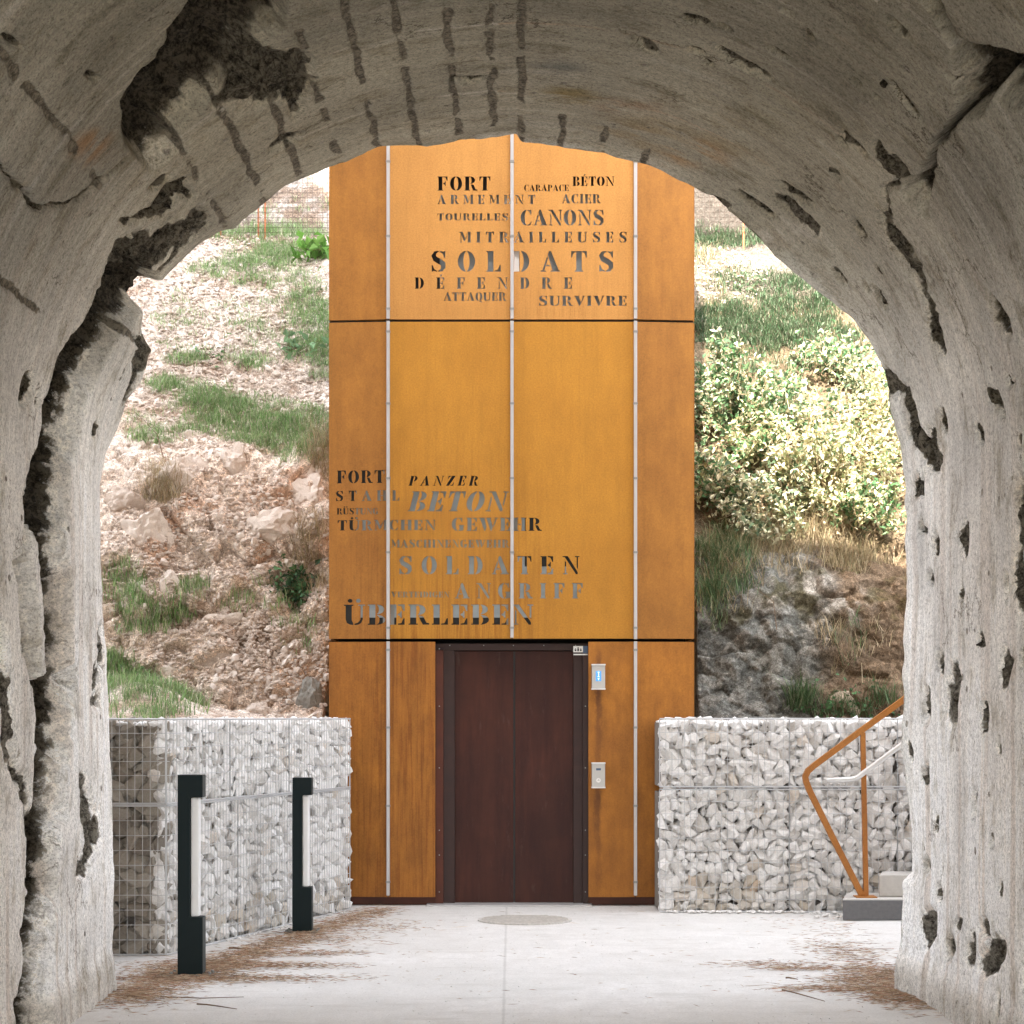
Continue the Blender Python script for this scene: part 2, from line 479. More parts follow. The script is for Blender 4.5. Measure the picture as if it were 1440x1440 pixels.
M['sign_blue'] = simple('sign_blue', (.05, .09, .16), .5, 0, .04)
M['manhole'] = simple('manhole_iron', (.50, .475, .44), .85, .0, .5, 45)
M['fence_rust'] = simple('fence_rust', (.42, .15, .06), .7)

def emis():
    m = NT('blue_display'); m.base((.05, .2, .6)); m.b.inputs['Emission Color'].default_value = (.10, .42, 1, 1)
    m.b.inputs['Emission Strength'].default_value = .09
    return m.m
M['display'] = emis()
def emis2():
    m = NT('display_figure'); m.base((.7, .85, .95)); m.b.inputs['Emission Color'].default_value = (.6, .85, 1, 1)
    m.b.inputs['Emission Strength'].default_value = .11
    return m.m
M['display_ink'] = emis2()

def leaf_mat(name, stops, trans=.35):
    m = NT(name)
    a = m.n('ShaderNodeVertexColor', _layer_name='Col')
    m.base(a.outputs[0]); m.rough(.55, 0, .3)
    tr = m.n('ShaderNodeBsdfTranslucent'); m.l(a.outputs[0], tr.inputs[0])
    mx = m.n('ShaderNodeMixShader'); mx.inputs[0].default_value = trans * .8
    out = m.t.nodes['Material Output']
    m.l(m.b.outputs[0], mx.inputs[1]); m.l(tr.outputs[0], mx.inputs[2]); m.l(mx.outputs[0], out.inputs[0])
    return m.m
M['leaf'] = leaf_mat('leaf', None)
M['grass'] = leaf_mat('grass', None, .3)
M['litter'] = leaf_mat('litter', None, .05)
M['twig'] = simple('twig', (.14, .09, .055), .9)
M['drytwig'] = simple('dry_twig', (.40, .31, .19), .9)

# ------------------------------------------------------------------ ground
def build_ground():
    xs = np.linspace(-60, 60, 41); ys = np.linspace(-40, 90, 41)
    # fine sheet where it is seen, very gently uneven
    xs = np.unique(np.concatenate([np.linspace(-60, -4, 15), np.linspace(-4, 4, 120), np.linspace(4, 60, 15)]))
    ys = np.unique(np.concatenate([np.linspace(-40, 8, 13), np.linspace(8, 18, 150), np.linspace(18, 90, 15)]))
    X, Y = np.meshgrid(xs, ys, indexing='ij')
    Z = (fbm(X * 1.3, Y * 1.3, seed=3, oct=3) - .5) * .012 - .004
    far = sstep(17.2, 19, Y)
    Z = Z * (1 - far) - .02 * far
    V = np.stack([X, Y, Z], -1).reshape(-1, 3)
    n, k = X.shape
    idx = np.arange(n * k).reshape(n, k)
    Q = np.stack([idx[:-1, :-1], idx[1:, :-1], idx[1:, 1:], idx[:-1, 1:]], -1).reshape(-1, 4)
    me = np_mesh('ground', V, Q)
    tag(link('ground', me, M['ground']), kind='structure', label='pale sandy concrete paving leading out of the tunnel to the lift')
build_ground()

# ------------------------------------------------------------------ tunnel vault
YE = 11.7
TR = [(158, 1412), (158, 1345), (160, 1250), (155, 1100), (152, 1010), (148, 900), (143, 830), (140, 745), (138, 685), (152, 628), (173, 580), (200, 530), (213, 492),
      (205, 480), (197, 462), (194, 440), (190, 416), (207, 398), (240, 368), (280, 338), (305, 327), (330, 322), (345, 308), (378, 280), (400, 262), (430, 248), (460, 237), (500, 222), (523, 209), (545, 205), (600, 205),
      (650, 196), (700, 190), (726, 187), (733, 200), (800, 208), (850, 216), (893, 227), (935, 240), (975, 265), (1020, 292), (1060, 328), (1090, 362), (1130, 393), (1165, 418), (1200, 447),
      (1222, 478), (1238, 510), (1248, 550), (1255, 590), (1266, 630), (1275, 690), (1272, 760), (1276, 820), (1272, 900), (1270, 980), (1268, 1050), (1276, 1120), (1284, 1180), (1283, 1226),
      (1271, 1240), (1266, 1300), (1265, 1350), (1266, 1412)]

def build_tunnel():
    CC = (720.0, 900.0)
    # ideal profile (pixels at exit depth)
    prof = []
    for py in np.linspace(1412, 700, 80, endpoint=False): prof.append((160, py))
    for t in np.linspace(math.pi, 0, 400): prof.append((720 + 560 * math.cos(t), 700 - 505 * math.sin(t)))
    for py in np.linspace(700, 1412, 81)[1:]: prof.append((1280, py))
    prof = np.array(prof)
    seg = np.sqrt((np.diff(prof, axis=0) ** 2).sum(1)); L = np.concatenate([[0], np.cumsum(seg)])
    NA = 1150
    s = np.linspace(0, L[-1], NA)
    ix = np.interp(s, L, prof[:, 0]); iy = np.interp(s, L, prof[:, 1])
    ang = np.unwrap(np.arctan2(-(iy - CC[1]), ix - CC[0]))   # decreasing from ~-138 deg.. handled below
    tr = np.array(TR, float)
    # densify trace
    tx = []; 
    for i in range(len(tr) - 1):
        for k in range(20):
            tx.append(tr[i] + (tr[i + 1] - tr[i]) * k / 20)
    tx.append(tr[-1]); tx = np.array(tx)
    ta = np.unwrap(np.arctan2(-(tx[:, 1] - CC[1]), tx[:, 0] - CC[0]))
    ta += round((ang[0] - ta[0]) / (2 * math.pi)) * 2 * math.pi
    order = np.argsort(ta)
    trr = np.hypot(tx[:, 0] - CC[0], tx[:, 1] - CC[1])
    rt = np.interp(ang, ta[order], trr[order])
    ri = np.hypot(ix - CC[0], iy - CC[1])
    a_m = s * YE / F                                            # arc length in metres
    # small raggedness of the lip
    rt = rt + (fbm(a_m * 9, a_m * 0, seed=5, oct=4) - .5) * 5
    ys = np.concatenate([np.linspace(-2.5, 6.5, 20), np.linspace(6.6, YE, 430)])
    B = ys
    A, Y = np.meshgrid(np.arange(NA), B, indexing='ij')
    wgt = np.exp(-(YE - Y) / .28)
    R = ri[A] + (rt[A] - ri[A]) * wgt
    ux = (ix[A] - CC[0]) / ri[A]; uy = (iy[A] - CC[1]) / ri[A]
    sx = (CC[0] + ux * R - CX) * YE / F
    sz = H0 - (CC[1] + uy * R - CY) * YE / F
    # pixel at which every vertex of the surface is met
    PX = CX + sx * F / np.maximum(Y, .5); PY = CY - (sz - H0) * F / np.maximum(Y, .5)
    am = a_m[A]; bm = Y
    vis = Y > 6.0
    dmg = np.zeros_like(PX); warp = (fbm(am * 6, bm * 6, seed=21, oct=4) - .5)
    pxn = PX + warp * 26 ; pyn = PY + (fbm(am * 6, bm * 6, seed=29, oct=4) - .5) * 26

    def poly_line(pts, soft=13):
        nonlocal dmg
        best = np.full(PX.shape, 1e9)
        for (x0, y0, w0), (x1, y1, w1) in zip(pts[:-1], pts[1:]):
            dx, dy = x1 - x0, y1 - y0
            t = np.clip(((pxn - x0) * dx + (pyn - y0) * dy) / (dx * dx + dy * dy + 1e-9), 0, 1)
            d = np.hypot(pxn - x0 - t * dx, pyn - y0 - t * dy) - (w0 + t * (w1 - w0)) / 2
            best = np.minimum(best, d)
        return 1 - sstep(-soft * .5, soft * .5, best)
    def polygon(pts, soft=24):
        inside = np.zeros(PX.shape, bool); best = np.full(PX.shape, 1e9)
        n = len(pts)
        for i in range(n):
            x0, y0 = pts[i]; x1, y1 = pts[(i + 1) % n]
            c = ((y0 > pyn) != (y1 > pyn)) & (pxn < (x1 - x0) * (pyn - y0) / (y1 - y0 + 1e-9) + x0)
            inside ^= c
            dx, dy = x1 - x0, y1 - y0
            t = np.clip(((pxn - x0) * dx + (pyn - y0) * dy) / (dx * dx + dy * dy + 1e-9), 0, 1)
            best = np.minimum(best, np.hypot(pxn - x0 - t * dx, pyn - y0 - t * dy))
        sd = np.where(inside, -best, best)
        return 1 - sstep(-soft * .5, soft * .5, sd)
    def pit(cx, cy, ra, rb, deg):
        c, q = math.cos(math.radians(deg)), math.sin(math.radians(deg))
        X_ = PX + warp * 16 - cx; Y_ = PY + (warp[::-1]) * 10 - cy
        rm = .72 if min(ra, rb) > 7 else .9
        u = (X_ * c + Y_ * q) / (ra * (rm if ra < rb else 1)); v = (-X_ * q + Y_ * c) / (rb * (rm if rb < ra else 1))
        return 1 - sstep(.5, 1.35, np.hypot(u, v))
    deep = np.zeros_like(PX)
    deep = np.maximum(deep, poly_line([(195, 395, 55), (165, 425, 60), (119, 494, 46), (92, 580, 46), (69, 689, 52), (61, 797, 66), (70, 905, 60), (76, 1014, 38), (69, 1122, 34), (58, 1266, 34), (48, 1411, 38), (44, 1500, 40)]))
    deep *= 1 - poly_line([(46, 735, 4), (50, 790, 12), (57, 860, 14), (64, 948, 9)], 6)
    deep = np.maximum(deep, polygon([(277, -60), (277, 0), (253, 43), (207, 97), (180, 150), (190, 200), (215, 238), (248, 205), (240, 185), (290, 140), (335, 115), (345, 80), (395, 45), (410, -60)]))
    med = polygon([(345, 75), (415, 72), (440, 92), (415, 160), (395, 140), (310, 150), (330, 118)])
    med = np.maximum(med, polygon([(165, 345), (215, 325), (285, 295), (294, 312), (250, 355), (232, 375), (190, 420), (150, 390)]))
    med = np.maximum(med, poly_line([(270, 280, 10), (245, 265, 14), (225, 300, 12), (180, 310, 10)]))
    med = np.maximum(med, poly_line([(200, 478, 14), (205, 500, 24), (192, 530, 16), (178, 570, 5)]))
    med = np.maximum(med, poly_line([(0, 880, 12), (8, 990, 13), (22, 1080, 15), (48, 1170, 10)]))
    med = np.maximum(med, poly_line([(120, 1090, 6), (124, 1130, 16), (127, 1190, 16), (118, 1230, 6)]))
    med = np.maximum(med, poly_line([(138, 880, 5), (140, 940, 9), (137, 990, 5)]))
    med = np.maximum(med, .8 * poly_line([(-10, 222, 4), (30, 265, 8), (50, 292, 8), (95, 290, 6), (150, 252, 6), (178, 222, 4)], 4))
    for q in ((405, 200, 26, 7, -30), (250, 262, 20, 7, -35), (228, 255, 18, 7, -35), (655, 113, 26, 6, -4), (130, 105, 10, 6, 30), (40, 545, 12, 24, 15), (57, 560, 8, 14, 0), (135, 604, 6, 12, 0), (20, 60, 16, 8, 40)):
        med = np.maximum(med, pit(*q))
    # right hand side
    deep = np.maximum(deep, polygon([(1352, 60), (1400, 78), (1450, 82), (1460, 160), (1388, 125), (1366, 162), (1352, 164), (1348, 110)]))
    deep = np.maximum(deep, .8 * poly_line([(1285, -30, 14), (1330, 30, 16), (1352, 65, 24), (1352, 110, 12), (1354, 150, 12), (1335, 190, 9), (1305, 222, 9), (1298, 250, 16)], 4))
    deep = np.maximum(deep, .7 * poly_line([(1298, 250, 16), (1285, 270, 36), (1292, 300, 8)]))
    med = np.maximum(med, poly_line([(1232, 205, 8), (1245, 232, 18), (1262, 250, 10), (1240, 270, 4), (1246, 312, 8), (1268, 352, 22), (1290, 385, 14), (1304, 430, 10), (1312, 470, 22), (1322, 500, 4)]))
    med = np.maximum(med, poly_line([(1250, 528, 16), (1262, 545, 18), (1275, 575, 14), (1300, 620, 22), (1316, 662, 10)]))
    med = np.maximum(med, pit(1400, 440, 14, 34, -25))
    for q in ((980, 27, 22, 6, 20), (908, 62, 22, 7, 22), (1042, 88, 44, 10, 30), (1018, 38, 10, 4, 20), (1097, 74, 22, 6, 28), (1265, 40, 20, 6, 45), (1142, 50, 10, 4, 40), (1275, 143, 36, 8, 52),
              (1198, 200, 22, 6, 45), (1184, 202, 10, 5, 45), (1122, 302, 46, 13, 43), (1120, 275, 30, 9, 35), (1062, 288, 34, 8, 33), (1210, 322, 18, 6, 52), (1015, 285, 18, 6, 30),
              (1183, 390, 14, 5, 55), (1232, 380, 10, 4, 60), (1238, 418, 18, 5, 58), (1216, 402, 9, 4, 60), (1175, 243, 10, 4, 45), (1335, 108, 8, 4, 40), (1245, 120, 9, 3, 40), (1205, 115, 8, 3, 40),
              (980, 72, 12, 4, 15), (998, 90, 9, 4, 30), (1108, 20, 10, 4, 30), (1236, 140, 8, 3, 45), (1265, 240, 26, 9, 60),
              (1354, 759, 9, 27, 0), (1314, 766, 6, 20, 0), (1339, 974, 15, 50, 5), (1322, 930, 7, 20, 0), (1304, 992, 7, 27, 0), (1370, 1134, 8, 24, 0), (1290, 683, 6, 17, 0), (1433, 766, 9, 110, 0), (1412, 940, 6, 30, 0),
              (1436, 925, 5, 18, 0), (1382, 1009, 7, 24, 0), (1304, 1307, 11, 30, 5), (1394, 1345, 20, 30, 20), (1366, 1335, 7, 26, 0), (1405, 1418, 8, 28, 0), (1437, 1370, 7, 26, 0), (1339, 1335, 9, 18, 0),
              (1278, 1054, 4, 17, 0), (1302, 1090, 5, 16, 0), (1394, 1185, 5, 14, 0), (1404, 1050, 5, 14, 0), (1319, 1158, 4, 12, 0), (1303, 1220, 5, 14, 0), (1320, 1255, 5, 14, 0), (1404, 1250, 4, 12, 0),
              (1350, 1300, 4, 12, 0), (1385, 1305, 6, 16, 0), (1373, 610, 5, 16, -10), (1397, 565, 9, 26, -18), (1322, 590, 6, 18, -15), (1417, 535, 5, 12, -15), (1432, 620, 4, 14, 0),
              (1308, 812, 4, 10, 0), (1353, 835, 4, 10, 0), (1415, 825, 5, 20, 0), (1382, 900, 5, 12, 0), (1298, 740, 4, 14, 0)):
        med = np.maximum(med, pit(*q))
    # scattered small blow holes, round on the wall itself
    sc = 0
    f1, f2, idv = worley(am * 3.6, bm * 3.6, am * 0 + .5, seed=40)
    rad = .03 + .10 * np.clip(idv - .25, 0, 1) * (idv > .5)
    small = 1 - sstep(rad * .4, rad * 1.25, f1 + (warp * .16))
    small *= np.where(PX > 760, 1.0, .55) * (PX > 200)
    f1b, _, idb = worley(am * 9, bm * 7, am * 0 + 3.5, seed=44)
    rb = .10 + .14 * (idb > .7)
    small = np.maximum(small, (1 - sstep(rb * .4, rb * 1.2, f1b)) * (idb > .5) * .8 * sstep(.42, .55, fbm(am * 1.2, bm * 1.2, seed=47)))
    # board-joint bars running along the crown, ring joints across it
    crown = np.zeros_like(PX)
    ye_px = CX + sx[:, -1] * F / YE
    up = iy < 700
    for xb, lim in ((320, 3.), (373, 3.), (423, 3.), (477, 3.), (530, 3.), (588, 3.2), (645, 3.2), (695, 3.2), (731, 3.2), (788, .55), (847, .45), (902, .4), (113, 3), (30, 3), (210, 1.2)):
        if xb in (113, 30):
            ab = am[np.argmin(np.abs(ye_px - (230 if xb == 113 else 188)) + (~up) * 1e4), 0]
            rng = sstep(9.6, 9.3, Y)
        else:
            ab = am[np.argmin(np.abs(ye_px - xb) + (~up) * 1e4), 0]
            rng = 1 - sstep(lim * .9, lim, YE - Y)
        wd = .013 + .010 * vnoise(bm * 7, bm * 0 + xb, seed=8)
        crown = np.maximum(crown, (1 - sstep(wd * .3, wd * 1.9, np.abs(am - ab + (fbm(bm * 4, am * 0, seed=int(xb)) - .5) * .02 + warp * .035))) * rng * sstep(.34, .5, fbm(bm * 5 + xb, am * 7, seed=61)+.06))
    ring = np.zeros_like(PX)
    midc = np.exp(-((PX - 640) / 520) ** 4)
    for yb in (10.78, 9.72, 8.7):
        ring = np.maximum(ring, np.exp(-((Y - yb + (fbm(am * 1.5, bm * 0, seed=71) - .5) * .12) / .012) ** 2))
    ringv = ring * midc
    dm = np.maximum(deep, med)
    rough3 = fbm(am * 9, bm * 9, seed=81, oct=5, gain=.6)
    rid = 1 - np.abs(2 * fbm(am * 5, bm * 7, seed=87, oct=5, gain=.6) - 1)
    out = deep * (.16 + .16 * (rough3 - .2)) + med * (.018 + .05 * (rough3 - .3)) + small * .007 + crown * (.004 + .010 * rough3)
    c1, c2, cid = worley(am * 7 + warp * 3, bm * 9, am * 0 + 1.5, seed=171)
    out = out + dm * ((rid - .75) * .10 + (cid - .5) * .05 + np.clip(c2 - c1, 0, .3) * .07)
    out = out + (fbm(am * .9, bm * .7, seed=91, oct=3) - .5) * .03 * np.clip((YE - Y) / .4, .15, 1)
    out = out + (fbm(am * 3.0, bm * 3.0, seed=95, oct=4) - .5) * .014 * np.clip((YE - Y) / .5, .35, 1)
    # long shallow scallops that follow the curve of the vault
    out = out + (fbm(am * .8, bm * 5.5, seed=99, oct=3) - .5) * .009 * np.clip((YE - Y) / .3, .2, 1)
    # rough foot of the wall
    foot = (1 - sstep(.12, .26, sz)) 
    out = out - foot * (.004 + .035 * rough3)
    out = np.where(vis, out, out * 0)
    # the damage seen at the very lip must not open the outline too far
    lip = np.clip((YE - Y) / .12, 0, 1)
    out = np.where(out > 0, out * (.25 + .75 * lip), out)
    # outward normals of the profile
    gx = np.gradient(ix); gy = np.gradient(iy); gl = np.hypot(gx, gy)
    nx = (gy / gl)[A]; nz = (gx / gl)[A]                        # left wall: going up the profile -> outward is -x
    nx = (gy / gl)[A]; nz = (gx / gl)[A]
    Xw = sx + nx * out; Zw = sz + nz * out
    V = np.stack([Xw, Y + np.zeros_like(Xw), Zw], -1)
    V[:, -1, 1] += (fbm(a_m * 5, a_m * 0, seed=103, oct=4) - .5) * .1
    # second ring: thickness of the broken lip
    # colours
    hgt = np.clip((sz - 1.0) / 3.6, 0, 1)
    c_low = np.array([.77, .76, .745]); c_mid = np.array([.56, .545, .51]); c_top = np.array([.29, .268, .212])  # darker crown: dirt plus overhead shade, both put into the colour
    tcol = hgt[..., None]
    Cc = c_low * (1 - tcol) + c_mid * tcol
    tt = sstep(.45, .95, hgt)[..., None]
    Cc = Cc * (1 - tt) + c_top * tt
    # upper vault darker away from the exit
    near_top = sstep(9.9, 9.2, Y)[..., None] * sstep(.3, .8, hgt)[..., None]
    Cc = Cc * (1 - .28 * near_top)
    streak = fbm(am * .8, bm * 16, seed=111, oct=4)
    streak2 = fbm(am * .5, bm * 34, seed=117, oct=3)
    Cc = Cc * (.84 + .34 * streak)[..., None] * (.92 + .17 * streak2)[..., None]
    blot = fbm(am * 2.2, bm * 2.2, seed=121, oct=5)
    Cc = Cc * (.66 + .68 * blot)[..., None]
    wht = (sstep(.56, .72, streak2) * sstep(.5, .7, fbm(am * 1.4, bm * 4, seed=131)) * (1 - .75 * hgt))[..., None] * .4
    Cc = Cc * (1 - wht) + np.array([.62, .60, .58]) * wht
    pink = (sstep(.58, .72, fbm(am * .5, bm * 13, seed=141)) * (1 - hgt))[..., None] * .45
    Cc = Cc * (1 - pink) + np.array([.46, .37, .30]) * pink
    rv = (ringv * sstep(.42, .58, fbm(am * 3, bm, seed=151)) * .5)[..., None]
    rc = np.where((PX > 700)[..., None], np.array([.42, .29, .20]), np.array([.55, .50, .44]))
    Cc = Cc * (1 - rv) + rc * rv
    def stain(cx, cy, rx, ry, col, k):
        nonlocal Cc
        d = np.hypot((pxn - cx) / rx, (pyn - cy) / ry)
        f = ((1 - sstep(.1, 1.3, d)) * k * 1.25 * sstep(.38, .60, fbm(am * 2.5, bm * 9, seed=int(cx) % 89, oct=5, gain=.65)))[..., None].clip(0, 1)
        Cc = Cc * (1 - f) + np.array(col) * f
    stain(975, 212, 60, 24, (.30, .17, .07), .7)
    stain(900, 185, 80, 30, (.24, .18, .10), .6)
    stain(1095, 160, 70, 40, (.22, .20, .14), .5)
    stain(800, 135, 50, 14, (.19, .14, .05), .7)
    stain(880, 150, 60, 14, (.24, .15, .09), .6)
    stain(128, 205, 40, 30, (.24, .14, .07), .7)
    stain(780, 95, 50, 22, (.12, .12, .11), .7)
    stain(1030, 190, 70, 40, (.22, .18, .11), .5)
    stain(1250, 100, 70, 40, (.15, .14, .10), .5)
    stain(1100, 330, 60, 20, (.44, .40, .35), .5)
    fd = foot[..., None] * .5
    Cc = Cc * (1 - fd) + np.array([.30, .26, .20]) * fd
    dk = np.array([.060, .048, .034])
    sh = (.55 + 1.1 * rough3)[..., None]
    # brighter broken line of concrete along the lip
    lipw = (np.exp(-((YE - Y) / .10) ** 2) * sstep(.45, .62, fbm(am * 1.6, bm * 0, seed=161)) * .6)[..., None]
    Cc = Cc * (1 - lipw) + np.array([.55, .54, .50]) * lipw
    Cc = Cc.clip(.01, .8)
    n, k = PX.shape
    idx = np.arange(n * k).reshape(n, k)
    Q = np.stack([idx[:-1, :-1], idx[:-1, 1:], idx[1:, 1:], idx[1:, :-1]], -1).reshape(-1, 4)
    Vf = V.reshape(-1, 3); Cf = Cc.reshape(-1, 3)
    # broken end of the lining and its outer skin
    ring0 = V[:, -1].copy()
    o1 = ring0.copy(); o1[:, 0] += nx[:, 0] * .10; o1[:, 2] += nz[:, 0] * .10; o1[:, 1] += .05 + .06 * fbm(a_m * 7, a_m * 0, seed=5)
    o2 = ring0.copy(); o2[:, 0] += nx[:, 0] * .45; o2[:, 2] += nz[:, 0] * .45; o2[:, 1] = 11.78
    b0 = len(Vf)
    Vf = np.concatenate([Vf, o1, o2]); Cf = np.concatenate([Cf, np.tile([.3, .28, .25], (2 * n, 1))])
    i0 = idx[:, -1]; i1 = b0 + np.arange(n); i2 = b0 + n + np.arange(n)
    Q = np.concatenate([Q, np.stack([i0[:-1], i1[:-1], i1[1:], i0[1:]], -1), np.stack([i1[:-1], i2[:-1], i2[1:], i1[1:]], -1)])
    me = np_mesh('tunnel_vault', Vf, Q)
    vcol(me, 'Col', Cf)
    DM = np.zeros((len(Vf), 3)); DM[:n * k] = np.stack([dm, small, crown], -1).reshape(-1, 3); DM[n * k:, 0] = .35
    vcol(me, 'Dmg', DM)
    UVm = np.zeros((len(Vf), 3)); UVm[:n * k] = np.stack([am * .1, bm * .1, deep], -1).reshape(-1, 3); UVm[n * k:, 0] = np.tile(a_m * .1, 2); UVm[n * k:n * k + n, 1] = 1.175; UVm[n * k + n:, 1] = 1.23
    vcol(me, 'Surf', UVm)
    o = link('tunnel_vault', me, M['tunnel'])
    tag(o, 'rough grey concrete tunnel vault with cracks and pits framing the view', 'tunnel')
    # rock face round the portal and the unseen sun-blocking hill over it (structure), butting on the skin of the lining
    prof_o = [(float(v[0]), float(v[2])) for v in o2[::25]]
    return prof_o
PROF = build_tunnel()

def blocker_top(x):
    return float(np.interp(x, [-15, -4, -2.6, -2.35, 0.85, 1.0, 3.5, 5, 15], [22, 22, 18.5, 12.6, 12.6, 10.7, 10.6, 8.0, 7.0]))  # unseen ridge heights shaped to shade tower and court, sun left on the shrubs

def build_shade_hill():
    # face at y=11.79 as strips between the arch skin and the hill top; same ring at the rear
    vs = []; fs = []
    n = len(PROF)
    def outer(i):
        x, z = PROF[i]
        t = i / (n - 1)
        if t < .22: return (-15, max(z, 0) * 1.6)
        if t > .78: return (15, max(z, 0) * 1.6)
        xx = -15 + (t - .22) / .56 * 30
        return (xx, blocker_top(xx))
    for (yy, flip) in ((11.79, False), (-2.5, True)):
        b = len(vs)
        for i in range(n):
            x, z = PROF[i]; ox, oz = outer(i)
            for k in range(9):
                t = k / 8
                xx = x + (ox - x) * t; zz = z + (oz - z) * t
                j = (hash3(np.array([int(xx * 7)]), np.array([int(zz * 7)]), np.array([3]), 2)[0] - .5) * .5 * min(1, t * 4)
                vs.append((xx, yy + (j - .2 * t if not flip else -j), zz - (.2 if (i in (0, n - 1)) else 0)))
        for i in range(n - 1):
            for k in range(8):
                f = (b + i * 9 + k, b + i * 9 + k + 1, b + (i + 1) * 9 + k + 1, b + (i + 1) * 9 + k)
                fs.append(f)
    m = n * 9
    for i in range(n - 1):
        a = i * 9 + 8; c = (i + 1) * 9 + 8
        fs.append((a, m + a, m + c, c))
    me = mesh('shade_hill', vs, fs)
    C = np.tile([.42, .38, .33], (len(vs), 1))
    vcol(me, 'Col', C)
    tag(link('shade_hill', me, M['bank']), kind='structure', label='unseen rock face and hill above the tunnel mouth, shaped to block the sun')
build_shade_hill()

# ------------------------------------------------------------------ banks behind the tower
PROF_L = [(12.6, 1.30), (15.6, 1.48), (17.2, 1.50), (17.9, 1.62), (18.25, 2.2), (18.6, 2.75), (18.85, 3.35), (19.25, 4.0), (19.6, 4.2), (20.6, 5.0), (22.2, 6.45), (22.8, 6.9), (23.5, 7.0), (24.5, 8.0), (27, 10.4), (31, 13.4), (40, 15)]
PROF_R = [(12.6, 1.30), (15.6, 1.44), (17.2, 1.46), (17.8, 1.55), (18.05, 2.1), (18.3, 2.65), (18.75, 3.05), (19.3, 3.75), (19.8, 4.35), (20.5, 5.05), (22.2, 6.45), (22.8, 6.8), (23.5, 6.95), (24.5, 8.0), (27, 10.4), (31, 13.4), (40, 15)]

